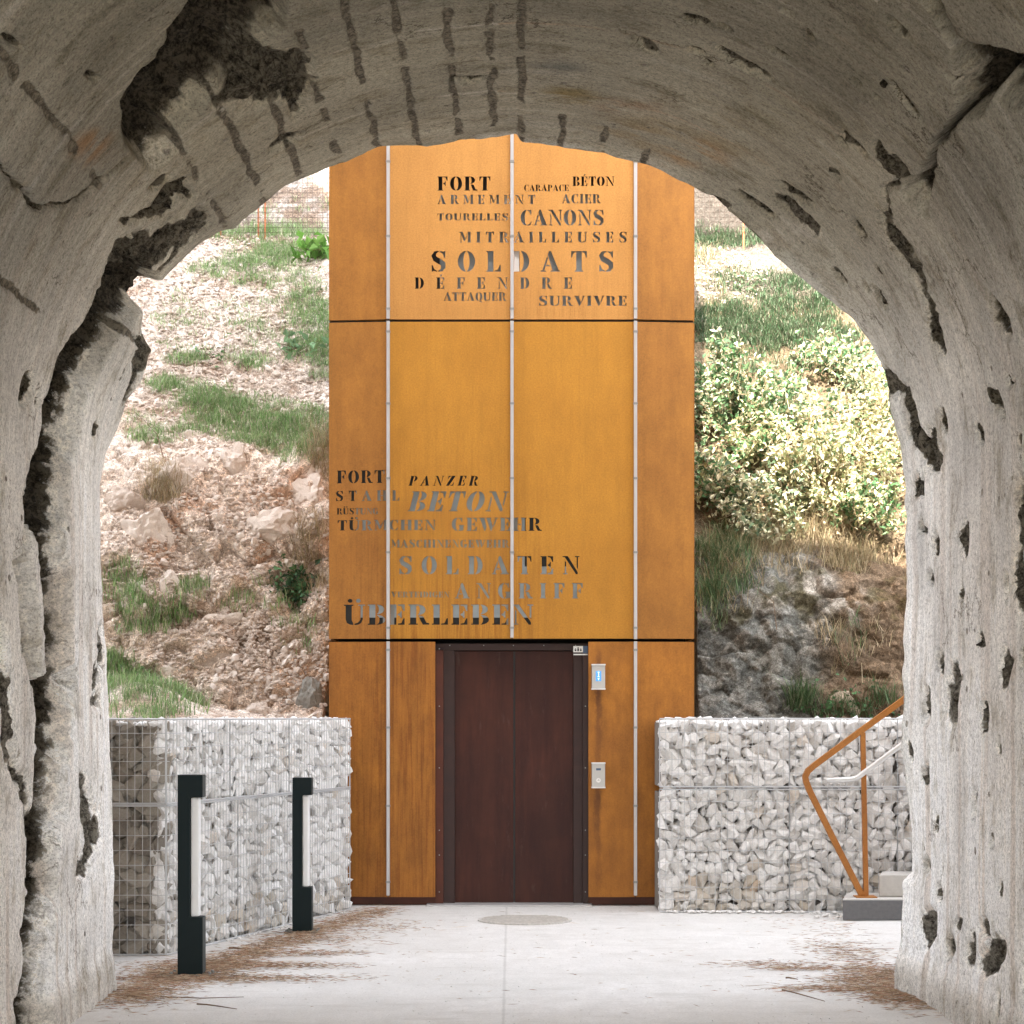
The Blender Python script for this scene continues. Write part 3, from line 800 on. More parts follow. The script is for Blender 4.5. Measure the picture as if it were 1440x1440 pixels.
def build_bank():
    xs = np.unique(np.round(np.concatenate([np.arange(-16, -4.9, .35), np.arange(-4.9, -1.25, .021), np.arange(-1.25, 1.25, .15), np.arange(1.25, 4.9, .021), np.arange(4.9, 16.1, .35)]), 4))
    def res(prof):
        p = np.array(prof)
        key = np.arange(len(p))
        # fixed parameter: more samples where seen
        cnt = [6, 12, 40, 45, 45, 45, 45, 30, 60, 80, 40, 25, 30, 30, 12, 6]
        t = np.concatenate([i + np.arange(c) / c for i, c in enumerate(cnt)] + [[len(p) - 1]])
        return np.interp(t, key, p[:, 0]), np.interp(t, key, p[:, 1])
    yl, zl = res(PROF_L); yr, zr = res(PROF_R)
    X, S = np.meshgrid(xs, np.arange(len(yl)), indexing='ij')
    wr = sstep(-1, 1, X)
    Y = yl[S] * (1 - wr) + yr[S] * wr; Z = zl[S] * (1 - wr) + zr[S] * wr
    # valley: the banks come forward and rise a little to the sides
    # normals of profile
    gy = np.gradient(Y, axis=1); gz = np.gradient(Z, axis=1); gl = np.hypot(gy, gz) + 1e-9
    ny, nz = -gz / gl, gy / gl
    PXb = CX + X * F / Y; PYb = CY - (Z - H0) * F / Y
    left = X < 0
    cliff = sstep(17.5, 18.1, Y) * (1 - sstep(19.2, 19.8, Y))
    big = fbm(X * 1.1, Y * 1.1, Z * 1.1, seed=201, oct=4)
    midn = fbm(X * 4, Y * 4, Z * 4, seed=205, oct=4, gain=.6)
    f1, f2, idv = worley(X * 3.2 + big * 2, Y * 3.2, Z * 3.2 + big * 2, seed=211)
    g1, g2, idg = worley(X * 11, Y * 11, Z * 11, seed=221)
    flat = 1 - sstep(17.0, 17.9, Y)
    D = (big - .5) * .55 * (.3 + .7 * cliff) + (midn - .5) * .16
    rockf = cliff * np.where(left, .9, .55)
    D = D + rockf * ((idv - .5) * .15 + np.clip(f2 - f1, 0, .35) * .20)
    D = D * (1 - .35 * np.exp(-(((PXb - 300) / 175) ** 2 + ((PYb - 695) / 85) ** 2) ** 2) * left)
    D = D + (idg - .5) * .035 + np.clip(g2 - g1, 0, .3) * .045 * np.where(left, 1.0, .5)
    D = D * (1 - flat * .85)
    Yd = Y + ny * D; Zd = Z + nz * D
    Zd = Zd + .35 * np.exp(-(((X + 3.1) / .55) ** 2 + ((Y - 17.0) / .7) ** 2))
    # the gully floor, kept below: terrain in front of the gabions is cut away (it starts behind them)
    V = np.stack([X, Yd, Zd], -1)
    PXv = CX + X * F / Yd; PYv = CY - (Zd - H0) * F / Yd
    # cut the platform so that it stays behind the walls: push forbidden verts down
    zone = (X > -2.95 + (Yd - 13.45) * .30) & (X < 0) & (Yd < 17.6)
    zone |= (X >= 0) & (Yd < 17.05) & (X < 2.9)
    zone |= (np.abs(X) < 1.62) & (Yd < 19.6)
    zone |= (X >= 2.3) & (Yd < 17.05)
    V[..., 2] = np.where(zone, -.4, V[..., 2])
    stone = np.array([.76, .69, .63]); soil = np.array([.48, .37, .295]); red = np.array([.46, .28, .18])
    s1 = fbm(X * 2.2, Y * 2.2, Z * 2.2, seed=231, oct=5, gain=.6)
    s2 = fbm(X * 7, Y * 7, Z * 7, seed=241, oct=4, gain=.6)
    st = sstep(.34, .50, s1 * .55 + s2 * .25 + idv * .12 * cliff + idg * .12)[..., None]
    Cl = soil * (1 - st) + stone * st
    rd = (cliff * sstep(.52, .66, fbm(X * 1.6, Y * 1.6, Z * 1.2, seed=251)))[..., None]
    Cl = Cl * (1 - rd * .7) + red * rd * .7
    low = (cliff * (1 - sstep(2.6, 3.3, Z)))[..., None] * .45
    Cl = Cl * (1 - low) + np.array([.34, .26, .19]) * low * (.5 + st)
    # right: grey rock low down on the left part, brown soil to the right, pale soil on top darkened against the sun
    grey = np.array([.135, .14, .132]); gw = sstep(.42, .6, s1 * .5 + s2 * .5)[..., None]
    rock = grey * (.8 + .4 * gw) * (1 - 0) + np.array([.07, .065, .058]) * sstep(.5, .7, idg)[..., None]
    brown = np.array([.155, .112, .075]) * (.6 + .8 * s2)[..., None]
    side = sstep(1130, 1200, PXv + (s1 - .5) * 160)[..., None]
    lowr = rock * (1 - side) + brown * side
    moss = sstep(.55, .68, fbm(X * 5, Y * 5, Z * 5, seed=261))[..., None] * sstep(2.0, 2.5, Z)[..., None] * .7
    lowr = lowr * (1 - moss) + np.array([.07, .06, .02]) * moss
    upr = np.array([.15, .115, .075]) * (.6 + .8 * s2)[..., None]
    pal = np.array([.15, .13, .11]) * (.6 + .7 * s2)[..., None]
    lich = (np.exp(-(((PXv - 1140) / 75) ** 2 + ((PYv - 850) / 45) ** 2) ** 2) * sstep(.46, .6, fbm(X * 6, Y * 6, Z * 6, seed=271, oct=5, gain=.65)))[..., None]
    lowr = lowr * (1 - lich * .9) + np.array([.46, .44, .40]) * lich * .9
    hz = sstep(2.9, 3.3, Z)[..., None]; hz2 = sstep(5.7, 6.1, Z)[..., None]
    Cr = lowr * (1 - hz) + upr * hz
    Cr = Cr * (1 - hz2) + pal * hz2
    Cr = Cr * (1 - .55 * sstep(6.5, 7.0, Z))[..., None]  # sunlit right crest darkened in colour to offset the glare
    mass = (np.exp(-(((PXv - 300) / 175) ** 2 + ((PYv - 695) / 85) ** 2) ** 2) * sstep(.36, .50, fbm(X * 2.6, Y * 2.6, Z * 2.6, seed=281, oct=5, gain=.6)))[..., None]
    Cl = Cl * (1 - mass * .8) + np.array([.70, .60, .525]) * (.85 + .3 * s2)[..., None] * mass * .8
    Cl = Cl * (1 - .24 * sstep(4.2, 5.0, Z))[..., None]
    crest = sstep(6.6, 7.2, Z)[..., None] * .45  # left crest soil colour lowered to hold down the sun's wash-out
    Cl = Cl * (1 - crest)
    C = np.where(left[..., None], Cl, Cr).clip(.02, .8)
    n, k = X.shape
    idx = np.arange(n * k).reshape(n, k)
    Q = np.stack([idx[:-1, :-1], idx[1:, :-1], idx[1:, 1:], idx[:-1, 1:]], -1).reshape(-1, 4)
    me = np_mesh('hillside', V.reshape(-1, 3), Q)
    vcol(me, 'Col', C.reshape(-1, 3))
    tag(link('hillside', me, M['bank']), kind='structure', label='steep stony bank rising behind the lift tower')
    sel = (~zone) & (np.abs(X) > 1.35) & (np.abs(X) < 4.9)
    N = np.stack([np.zeros_like(ny), ny, nz], -1)
    return V[sel], N[sel], PXv[sel], PYv[sel]
BV, BN, BPX, BPY = build_bank()

# area weights so that scatter is even on the picture of the slope
def pick(cx, cy, rx, ry, n, rs, soft=False):
    d = ((BPX - cx) / rx) ** 2 + ((BPY - cy) / ry) ** 2
    d = d * (.45 + 1.1 * fbm(BPX / 22, BPY / 16, seed=int(cx + cy) % 97, oct=3)) if soft else d
    ids = np.nonzero((d < 1) & (rs.rand(len(d)) < np.clip(1.25 - d, 0, 1)))[0]
    if len(ids) == 0: return ids
    return ids[rs.randint(0, len(ids), n)]
def at_pixel(px, py):
    return int(np.argmin((BPX - px) ** 2 + (BPY - py) ** 2))

# ------------------------------------------------------------------ rocks
def rock_mesh(seed, sub=2, squash=(1, .8, .7), rough=.28, cuts=9):
    rs = np.random.RandomState(seed)
    bm = bmesh.new()
    bmesh.ops.create_icosphere(bm, subdivisions=sub, radius=1)
    pl = rs.normal(size=(cuts, 3)); pl /= np.linalg.norm(pl, axis=1)[:, None]
    off = rs.uniform(.5, .85, cuts)
    c = np.array([v.co[:] for v in bm.verts])
    for p, o in zip(pl, off):
        d = c @ p
        c = c - np.clip(d - o, 0, None)[:, None] * p
    if sub >= 3:
        o = seed * 3.7
        f = fbm(c[:, 0] * 2 + o, c[:, 1] * 2, c[:, 2] * 2, seed=seed, oct=5, gain=.62)
        f1, f2, idv = worley(c[:, 0] * 2.6 + o, c[:, 1] * 2.6, c[:, 2] * 2.6, seed=seed)
        c = c * (1 + (f - .5) * .75 + (idv - .5) * .16 + np.clip(f2 - f1, 0, .2) * .3)[:, None]
    else:
        c = c * (1 + rs.uniform(-1, 1, (len(c), 1)) * rough * .12)
    c = c * np.array(squash)
    for v, q in zip(bm.verts, c): v.co = q
    me = bpy.data.meshes.new('rock')
    bm.to_mesh(me); bm.free()
    return me

def add_rocks():
    rs = np.random.RandomState(5)
    big = [  # px, py, half width px, half height px, label
        (262, 665, 34, 30, 'large pale boulder jutting from the left bank below the grass'),
        (180, 705, 30, 26, 'pale angular boulder on the left bank beside the tunnel edge'),
        (205, 755, 36, 42, 'long leaning white boulder in the red soil of the left bank'),
        (237, 820, 14, 26, 'narrow upright pale stone in the middle of the left bank'),
        (325, 650, 22, 30, 'tall pale block standing under the grass edge of the left bank'),
        (385, 740, 38, 26, 'broad pinkish white rock in the rubble left of the tower'),
        (300, 930, 28, 24, 'rounded pale boulder just above the left gabion wall'),
        (232, 945, 22, 14, 'flat pale boulder above the left gabion, beside the green grass'),
        (430, 690, 30, 26, 'pink-white rock shelf near the tower edge on the left bank'),
        (440, 985, 26, 34, 'grey slab of rock leaning against the lift tower above the left gabion'),
        (310, 870, 24, 14, 'low pale rock in the middle of the lower left bank'),
        (355, 1000, 22, 14, 'beige rock lying right on top of the left gabion wall'),
        (1190, 990, 24, 18, 'light brown rock above the right gabion near the handrail'),
        (440, 560, 10, 8, 'small white rock near the tower halfway up the left bank'),
        (292, 402, 9, 8, 'small white rock high on the left bank'),
        (306, 402, 7, 8, 'small brown rock high on the left bank beside a white one'),
        (275, 612, 16, 10, 'pale rock at the lower edge of the grass on the left bank'),
        (270, 640, 20, 12, 'whitish rock between the grass and the boulders on the left bank'),
    ]
    for i, (px, py, hw, hh, lab) in enumerate(big):
        k = at_pixel(px, py)
        p = BV[k]; s = p[1] / F
        me = rock_mesh(100 + i, 4, (1, 1, 1), .5, 10)
        o = link('boulder', me, M['boulder'])
        if 'grey' in lab or 'lichen' in lab: me.materials[0] = M['stone_rock']
        if 'brown' in lab: me.materials[0] = M['stone_brown']
        o.scale = (hw * s * 1.1, min(hw, hh) * s * .8, hh * s * 1.1)
        o.rotation_euler = (rs.uniform(-.3, .3), rs.uniform(-.4, .4), rs.uniform(-.3, .3))
        o.location = Vector(p) + Vector(BN[k]) * (-min(hw, hh) * s * .32)
        tag(o, lab, 'boulder')
    protos = [rock_mesh(300 + i, 1, (1, .85, .75), .8, 8) for i in range(8)]
    for m_ in protos: m_.materials.append(M['pebble'])
    # individual stones, about ten pixels across
    spots = []
    for (cx, cy, rx, ry, n) in ((330, 690, 150, 60, 32), (400, 760, 80, 60, 35), (240, 860, 100, 90, 25), (380, 940, 90, 60, 50), (300, 450, 130, 110, 45), (200, 640, 60, 40, 18), (430, 580, 40, 40, 15)):
        spots += list(pick(cx, cy, rx, ry, n, rs))
    for k in spots:
        o = bpy.data.objects.new('bank_stone', protos[rs.randint(8)])
        COL.objects.link(o)
        s = rs.uniform(.025, .055) * (1.25 if rs.rand() < .15 else 1)
        o.scale = (s * rs.uniform(.8, 1.5), s, s * rs.uniform(.7, 1))
        o.rotation_euler = tuple(rs.uniform(-3, 3, 3))
        o.location = Vector(BV[k]) + Vector(BN[k]) * s * .3
        tag(o, 'one of the many pale stones lying loose on the left bank', 'stone', 'pale stones loose on the left bank')
    # uncountable small rubble
    base = rock_mesh(400, 0, (1, .9, .7), .8, 7)
    bv = np.array([v.co[:] for v in base.vertices]); bf = np.array([p.vertices[:] for p in base.polygons])
    Vs = []; Fs = []; off = 0
    for (cx, cy, rx, ry, n) in ((310, 480, 190, 180, 5200), (310, 820, 190, 170, 4200), (1020, 390, 60, 40, 350), (400, 940, 90, 70, 900)):
        ids = pick(cx, cy, rx, ry, n, rs)
        for k in ids:
            s = rs.uniform(.009, .026)
            a = rs.uniform(0, 6.28, 2); ca, sa = math.cos(a[0]), math.sin(a[0])
            R = np.array([[ca, -sa, 0], [sa, ca, 0], [0, 0, 1]]) @ np.array([[1, 0, 0], [0, math.cos(a[1]), -math.sin(a[1])], [0, math.sin(a[1]), math.cos(a[1])]])
            Vs.append((bv * np.array([s * rs.uniform(.8, 1.7), s, s])) @ R.T + BV[k] + BN[k] * s * .4)
            Fs.append(bf + off); off += len(bv)
    me = np_mesh('rubble', np.concatenate(Vs), np.concatenate(Fs), False)
    tag(link('rubble', me, M['pebble']), 'small pale limestone rubble strewn over the banks', 'rubble', kind='stuff')
M['stone_rock'] = stone_mat('grey_bank_rock', [(0, (.20, .195, .18)), (1, (.34, .33, .30))], 5, .05)
M['stone_brown'] = stone_mat('brown_bank_rock', [(0, (.34, .28, .21)), (1, (.40, .33, .25))], 6, .04)
add_rocks()

# ------------------------------------------------------------------ lift tower
TD = 17.0
S = TD / F
def tx(px): return GX(px, TD)
def tz(py): return GZ(py, TD)

# ---- stencil lettering, cut as real holes
def arc(cx, cy, rx, ry, a0, a1, n=12):
    return [(cx + rx * math.cos(math.radians(a0 + (a1 - a0) * i / n)), cy + ry * math.sin(math.radians(a0 + (a1 - a0) * i / n))) for i in range(n + 1)]
def stem(x, w=.27, l=.07, r=.07, y0=0, y1=1, top=True, bot=True):
    s = .06; p = []
    if bot: p += [(x - l, y0), (x + w + r, y0), (x + w + r, y0 + s), (x + w, y0 + s)]
    else: p += [(x, y0), (x + w, y0)]
    if top: p += [(x + w, y1 - s), (x + w + r, y1 - s), (x + w + r, y1), (x - l, y1), (x - l, y1 - s), (x, y1 - s)]
    else: p += [(x + w, y1), (x, y1)]
    if bot: p += [(x, y0 + s), (x - l, y0 + s)]
    return p
def lbowl(cx, rx=.42, th=.27, g=.035, y0=-.01, y1=1.01):
    cy, ry = (y0 + y1) / 2, (y1 - y0) / 2
    a = math.degrees(math.asin(g / rx))
    o = arc(cx, cy, rx, ry, 90 + a, 270 - a)
    irx = rx - th
    b = math.degrees(math.asin(min(.95, g / irx)))
    return o + arc(cx, cy, irx, ry * .90, 270 - b, 90 + b)
def rbowl(cx, rx=.42, th=.27, g=.035, y0=-.01, y1=1.01):
    return [(2 * cx - x, y) for x, y in reversed(lbowl(cx, rx, th, g, y0, y1))]
def mir(p, W): return [(W - x, y) for x, y in reversed(p)]
def flipy(p): return [(x, 1 - y) for x, y in reversed(p)]
def stroke(pts, ws):
    L, R = [], []
    for i, (x, y) in enumerate(pts):
        a = pts[max(0, i - 1)]; b = pts[min(len(pts) - 1, i + 1)]
        dx, dy = b[0] - a[0], b[1] - a[1]; l = math.hypot(dx, dy)
        nx, ny = -dy / l * ws[i] / 2, dx / l * ws[i] / 2
        L.append((x + nx, y + ny)); R.append((x - nx, y - ny))
    return L + R[::-1]
TOPARM = [(.41, 1), (.41, .94), (.56, .92), (.66, .68), (.71, .68), (.71, 1)]
BOTARM = flipy(TOPARM)
MIDARM = [(.41, .46), (.41, .54), (.49, .56), (.54, .68), (.58, .68), (.58, .32), (.54, .32), (.49, .44)]
TERM = [(.47, 1.01), (.47, .95), (.60, .88), (.68, .68), (.73, .68), (.73, 1), (.68, 1), (.64, .96)]
SP = stroke([(.41, .98), (.24, .93), (.16, .78), (.24, .62), (.45, .5), (.62, .38), (.64, .22), (.55, .07), (.39, .02)], [.05, .14, .22, .26, .27, .26, .22, .14, .05])
def shift(p, dx): return [(x + dx, y) for x, y in p]
GL = {
 'I': (.45, [stem(.09)]),
 'O': (.88, [lbowl(.44), rbowl(.44)]),
 'Q': (.88, [lbowl(.44), rbowl(.44), [(.46, -.03), (.62, -.16), (.86, -.18), (.88, -.12), (.72, -.06), (.62, -.02)]]),
 'D': (.86, [stem(.08, r=0), rbowl(.40)]),
 'C': (.80, [lbowl(.43), TERM, [(.47, -.01), (.47, .05), (.62, .10), (.70, .26), (.75, .24), (.70, .06), (.58, -.01)]]),
 'G': (.90, [lbowl(.43), TERM, [(.47, -.01), (.47, .05), (.54, .09), (.54, .37), (.49, .37), (.49, .44), (.88, .44), (.88, .37), (.81, .37), (.81, .05), (.66, .01)]]),
 'S': (.80, [SP, TERM, [(.80 - x, 1 - y) for x, y in TERM]]),
 'E': (.76, [stem(.08, r=0), TOPARM, MIDARM, BOTARM]),
 'F': (.74, [stem(.08), TOPARM, MIDARM]),
 'L': (.75, [stem(.08, r=0), BOTARM]),
 'T': (.80, [stem(.265, top=False), [(.30, .94), (.24, .94), (.24, 1), (.02, 1), (.02, .68), (.06, .68), (.13, .90), (.24, .93)][2:], mir([(.24, 1), (.02, 1), (.02, .68), (.06, .68), (.13, .90), (.24, .93)], .80)]),
 'H': (.98, [stem(.08), stem(.63), [(.40, .46), (.58, .46), (.58, .54), (.40, .54)]]),
 'P': (.80, [stem(.08), rbowl(.40, .36, .25, .02, .44, 1.0)]),
 'B': (.82, [stem(.08, r=0), rbowl(.40, .34, .24, .02, .52, 1.0), rbowl(.40, .39, .26, .02, 0, .49)]),
 'R': (.92, [stem(.08), rbowl(.40, .36, .25, .02, .47, 1.0), [(.46, .44), (.66, .42), (.80, .10), (.92, .08), (.92, 0), (.64, 0), (.54, .20)]]),
 'N': (.94, [[(.0, 1), (.30, 1), (.84, .12), (.84, 0), (.74, 0), (.12, .94), (0, .94)], [(.04, 0), (.28, 0), (.28, .06), (.20, .06), (.20, .66), (.13, .76), (.13, .06), (.04, .06)], [(.68, 1), (.94, 1), (.94, .94), (.85, .94), (.85, .26), (.78, .38), (.78, .94), (.68, .94)]]),
 'M': (1.10, [[(.04, 0), (.27, 0), (.27, .06), (.19, .06), (.19, .72), (.12, .86), (.12, .06), (.04, .06)], [(.0, 1), (.30, 1), (.56, .30), (.50, .10), (.44, .10), (.13, .90), (.0, .94)], [(.58, .22), (.76, .80), (.76, .90), (.73, .86), (.545, .38)], stem(.80, .25, .05, .05)]),
 'A': (.94, [[(.40, 1.0), (.50, 1.0), (.88, .06), (.94, .06), (.94, 0), (.48, 0), (.48, .06), (.57, .06), (.34, .82)], [(0, 0), (.26, 0), (.26, .06), (.18, .06), (.36, .66), (.31, .74), (.08, .06), (0, .06)], [(.25, .26), (.44, .26), (.42, .33), (.28, .33)]]),
 'V': (.94, [[(0, 1), (.46, 1), (.46, .94), (.38, .94), (.60, .26), (.50, 0), (.43, 0), (.07, .94), (0, .94)], [(.68, 1), (.94, 1), (.94, .94), (.86, .94), (.64, .30), (.58, .38), (.76, .94), (.68, .94)]]),
 'W': (1.30, [[(0, 1), (.44, 1), (.44, .94), (.36, .94), (.50, .30), (.42, 0), (.36, 0), (.07, .94), (0, .94)], [(.50, 1), (.86, 1), (.86, .94), (.78, .94), (.93, .30), (.85, 0), (.79, 0), (.56, .80), (.50, .94)], [(1.04, 1), (1.30, 1), (1.30, .94), (1.22, .94), (1.00, .26), (.95, .36), (1.12, .94), (1.04, .94)]]),
 'U': (.94, [[(0, 1), (.42, 1), (.42, .94), (.35, .94), (.35, .24), (.42, .07), (.42, -.01), (.28, .01), (.14, .09), (.08, .26), (.08, .94), (0, .94)], [(.64, 1), (.94, 1), (.94, .94), (.84, .94), (.84, .26), (.76, .08), (.62, .0), (.47, -.01), (.47, .06), (.62, .10), (.74, .26), (.74, .94), (.64, .94)]]),
 'Z': (.80, [[(.42, .94), (.42, 1), (.76, 1), (.76, .97), (.36, .06), (.36, 0), (.03, 0), (.03, .03), (.45, .94)][1:-1], [(.36, 1), (.06, 1), (.06, .66), (.11, .66), (.20, .90), (.36, .94)], [(.42, 0), (.76, 0), (.76, .36), (.71, .36), (.62, .10), (.42, .06)]]),
}
def glyph(ch):
    if ch == 'É':
        w_, p = GL['E']; return w_, p + [[(.30, 1.06), (.40, 1.06), (.56, 1.26), (.40, 1.26)]]
    if ch == 'Ü':
        w_, p = GL['U']; return w_, p + [arc(.28, 1.19, .11, .10, 0, 330, 9), arc(.64, 1.19, .11, .10, 0, 330, 9)]
    return GL[ch]

WORDS = [('FORT', 615, 690, 268, 248, 0), ('CARAPACE', 737, 800, 269, 259.5, 0), ('BÉTON', 805, 864, 261.5, 248, 0), ('ARMEMENT', 615, 753, 287, 274, 0), ('ACIER', 790, 845, 286, 273, 0),
 ('TOURELLES', 615, 715, 310, 300, 0), ('CANONS', 732, 850, 317, 295, 0), ('MITRAILLEUSES', 646, 882, 341, 326, 0), ('SOLDATS', 605, 864, 382, 353, 0), ('DÉFENDRE', 583, 805, 406, 390, 0),
 ('ATTAQUER', 624, 712, 423, 411, 0), ('SURVIVRE', 757, 882, 430, 416, 0),
 ('FORT', 473, 541, 679, 661, 0), ('PANZER', 574, 675, 683, 669, .25), ('STAHL', 471, 562, 704, 689.5, 0), ('BETON', 573, 716, 719, 691, .25), ('RÜSTUNG', 473, 532, 723, 714, 0), ('TÜRMCHEN', 474, 613, 745.5, 731, 0),
 ('GEWEHR', 635, 762, 746.5, 728, 0), ('MASCHINENGEWEHR', 550, 716, 770, 759, 0), ('SOLDATEN', 560, 815, 807.5, 782, 0), ('VERTEIDIGEN', 550, 632, 840, 832, 0), ('ANGRIFF', 640, 820, 841.5, 820, 0), ('ÜBERLEBEN', 483, 750, 878.5, 850, 0)]

def word_polys():
    out = []
    for (txt, x0, x1, yb, yt, sl_) in WORDS:
        h = yb - yt
        gl = [glyph(c) for c in txt]
        W = x1 - x0 - sl_ * h
        nat = sum(g[0] for g in gl)
        ws = 1.0
        tr = (W - nat * h) / max(1, len(gl) - 1)
        if tr < h * .07:
            tr = h * .07; ws = (W - tr * (len(gl) - 1)) / (nat * h)
        elif tr > h * .12 and tr < h * .35:
            ws = min(1.2, (W - h * .12 * (len(gl) - 1)) / (nat * h)); tr = (W - nat * h * ws) / (len(gl) - 1)
        x = x0
        for g in gl:
            for p in g[1]:
                out.append([(tx(x + q[0] * h * ws + sl_ * h * q[1]), tz(yb - q[1] * h)) for q in p])
            x += g[0] * h * ws + tr
    return out
WP = word_polys()

def area(p):
    return .5 * sum(p[i][0] * p[(i + 1) % len(p)][1] - p[(i + 1) % len(p)][0] * p[i][1] for i in range(len(p)))
def clip(p, x0, x1):
    for (s, c) in ((1, x0), (-1, -x1)):
        q = []
        for i in range(len(p)):
            a, b = p[i], p[(i + 1) % len(p)]
            da, db = s * a[0] - c, s * b[0] - c
            if da >= 0: q.append(a)
            if (da < 0) != (db < 0):
                t = da / (da - db); q.append((c + s * 0 if False else a[0] + (b[0] - a[0]) * t, a[1] + (b[1] - a[1]) * t))
        p = q
        if len(p) < 3: return []
    return p

def ysurf(x):                                       # very slightly folded front
    a = abs(x) - 1.03
    return TD + max(0, a) * .09

def plate(x0, x1, z0, z1, name, mat, parent, th=.006, ret=.03):
    """sheet with the lettering cut right through it and folded edges"""
    holes = []
    for p in WP:
        zz = [q[1] for q in p]
        if max(zz) < z0 or min(zz) > z1: continue
        q = clip(p, x0 + .004, x1 - .004)
        if len(q) >= 3 and abs(area(q)) > 4e-6:
            if area(q) < 0: q = q[::-1]
            holes.append(q)
    co = [(x0, z0), (x1, z0), (x1, z1), (x0, z1)]
    faces = [[0, 1, 2, 3]]
    for h in holes:
        n = len(co); co += h; faces.append(list(range(n, n + len(h))))
    r = delaunay_2d_cdt([Vector(c) for c in co], [], faces, 1, 1e-5, True)
    vs2, fs2, of = r[0], r[2], r[5]
    keep = [f for f, o in zip(fs2, of) if 0 in o and not any(i > 0 for i in o)]
    nv = len(vs2)
    V = [(v.x, ysurf(v.x), v.y) for v in vs2] + [(v.x, ysurf(v.x) + th, v.y) for v in vs2]
    Fc = [tuple(f) for f in keep] + [tuple(i + nv for i in f[::-1]) for f in keep]
    ed = {}
    for f in keep:
        for i in range(len(f)):
            ed[(f[i], f[(i + 1) % len(f)])] = 1
    for (a, b) in ed:
        if (b, a) not in ed: Fc.append((b, a, a + nv, b + nv))
    # returns
    m = MB(); m.add(V, Fc)
    t = .004
    for (a, b) in ((x0, x0 + t), (x1 - t, x1)):
        m.box(a, b, ysurf((a + b) / 2) + th + .0003, ysurf((a + b) / 2) + ret, z0, z1)
    m.box(x0 + t, x1 - t, ysurf(x0 if abs(x0) > abs(x1) else x1) + th + .0003, ysurf(x0 if abs(x0) > abs(x1) else x1) + ret, z0, z0 + t)
    m.box(x0 + t, x1 - t, ysurf(x0 if abs(x0) > abs(x1) else x1) + th + .0003, ysurf(x0 if abs(x0) > abs(x1) else x1) + ret, z1 - t, z1)
    return m.build(name, mat, parent)

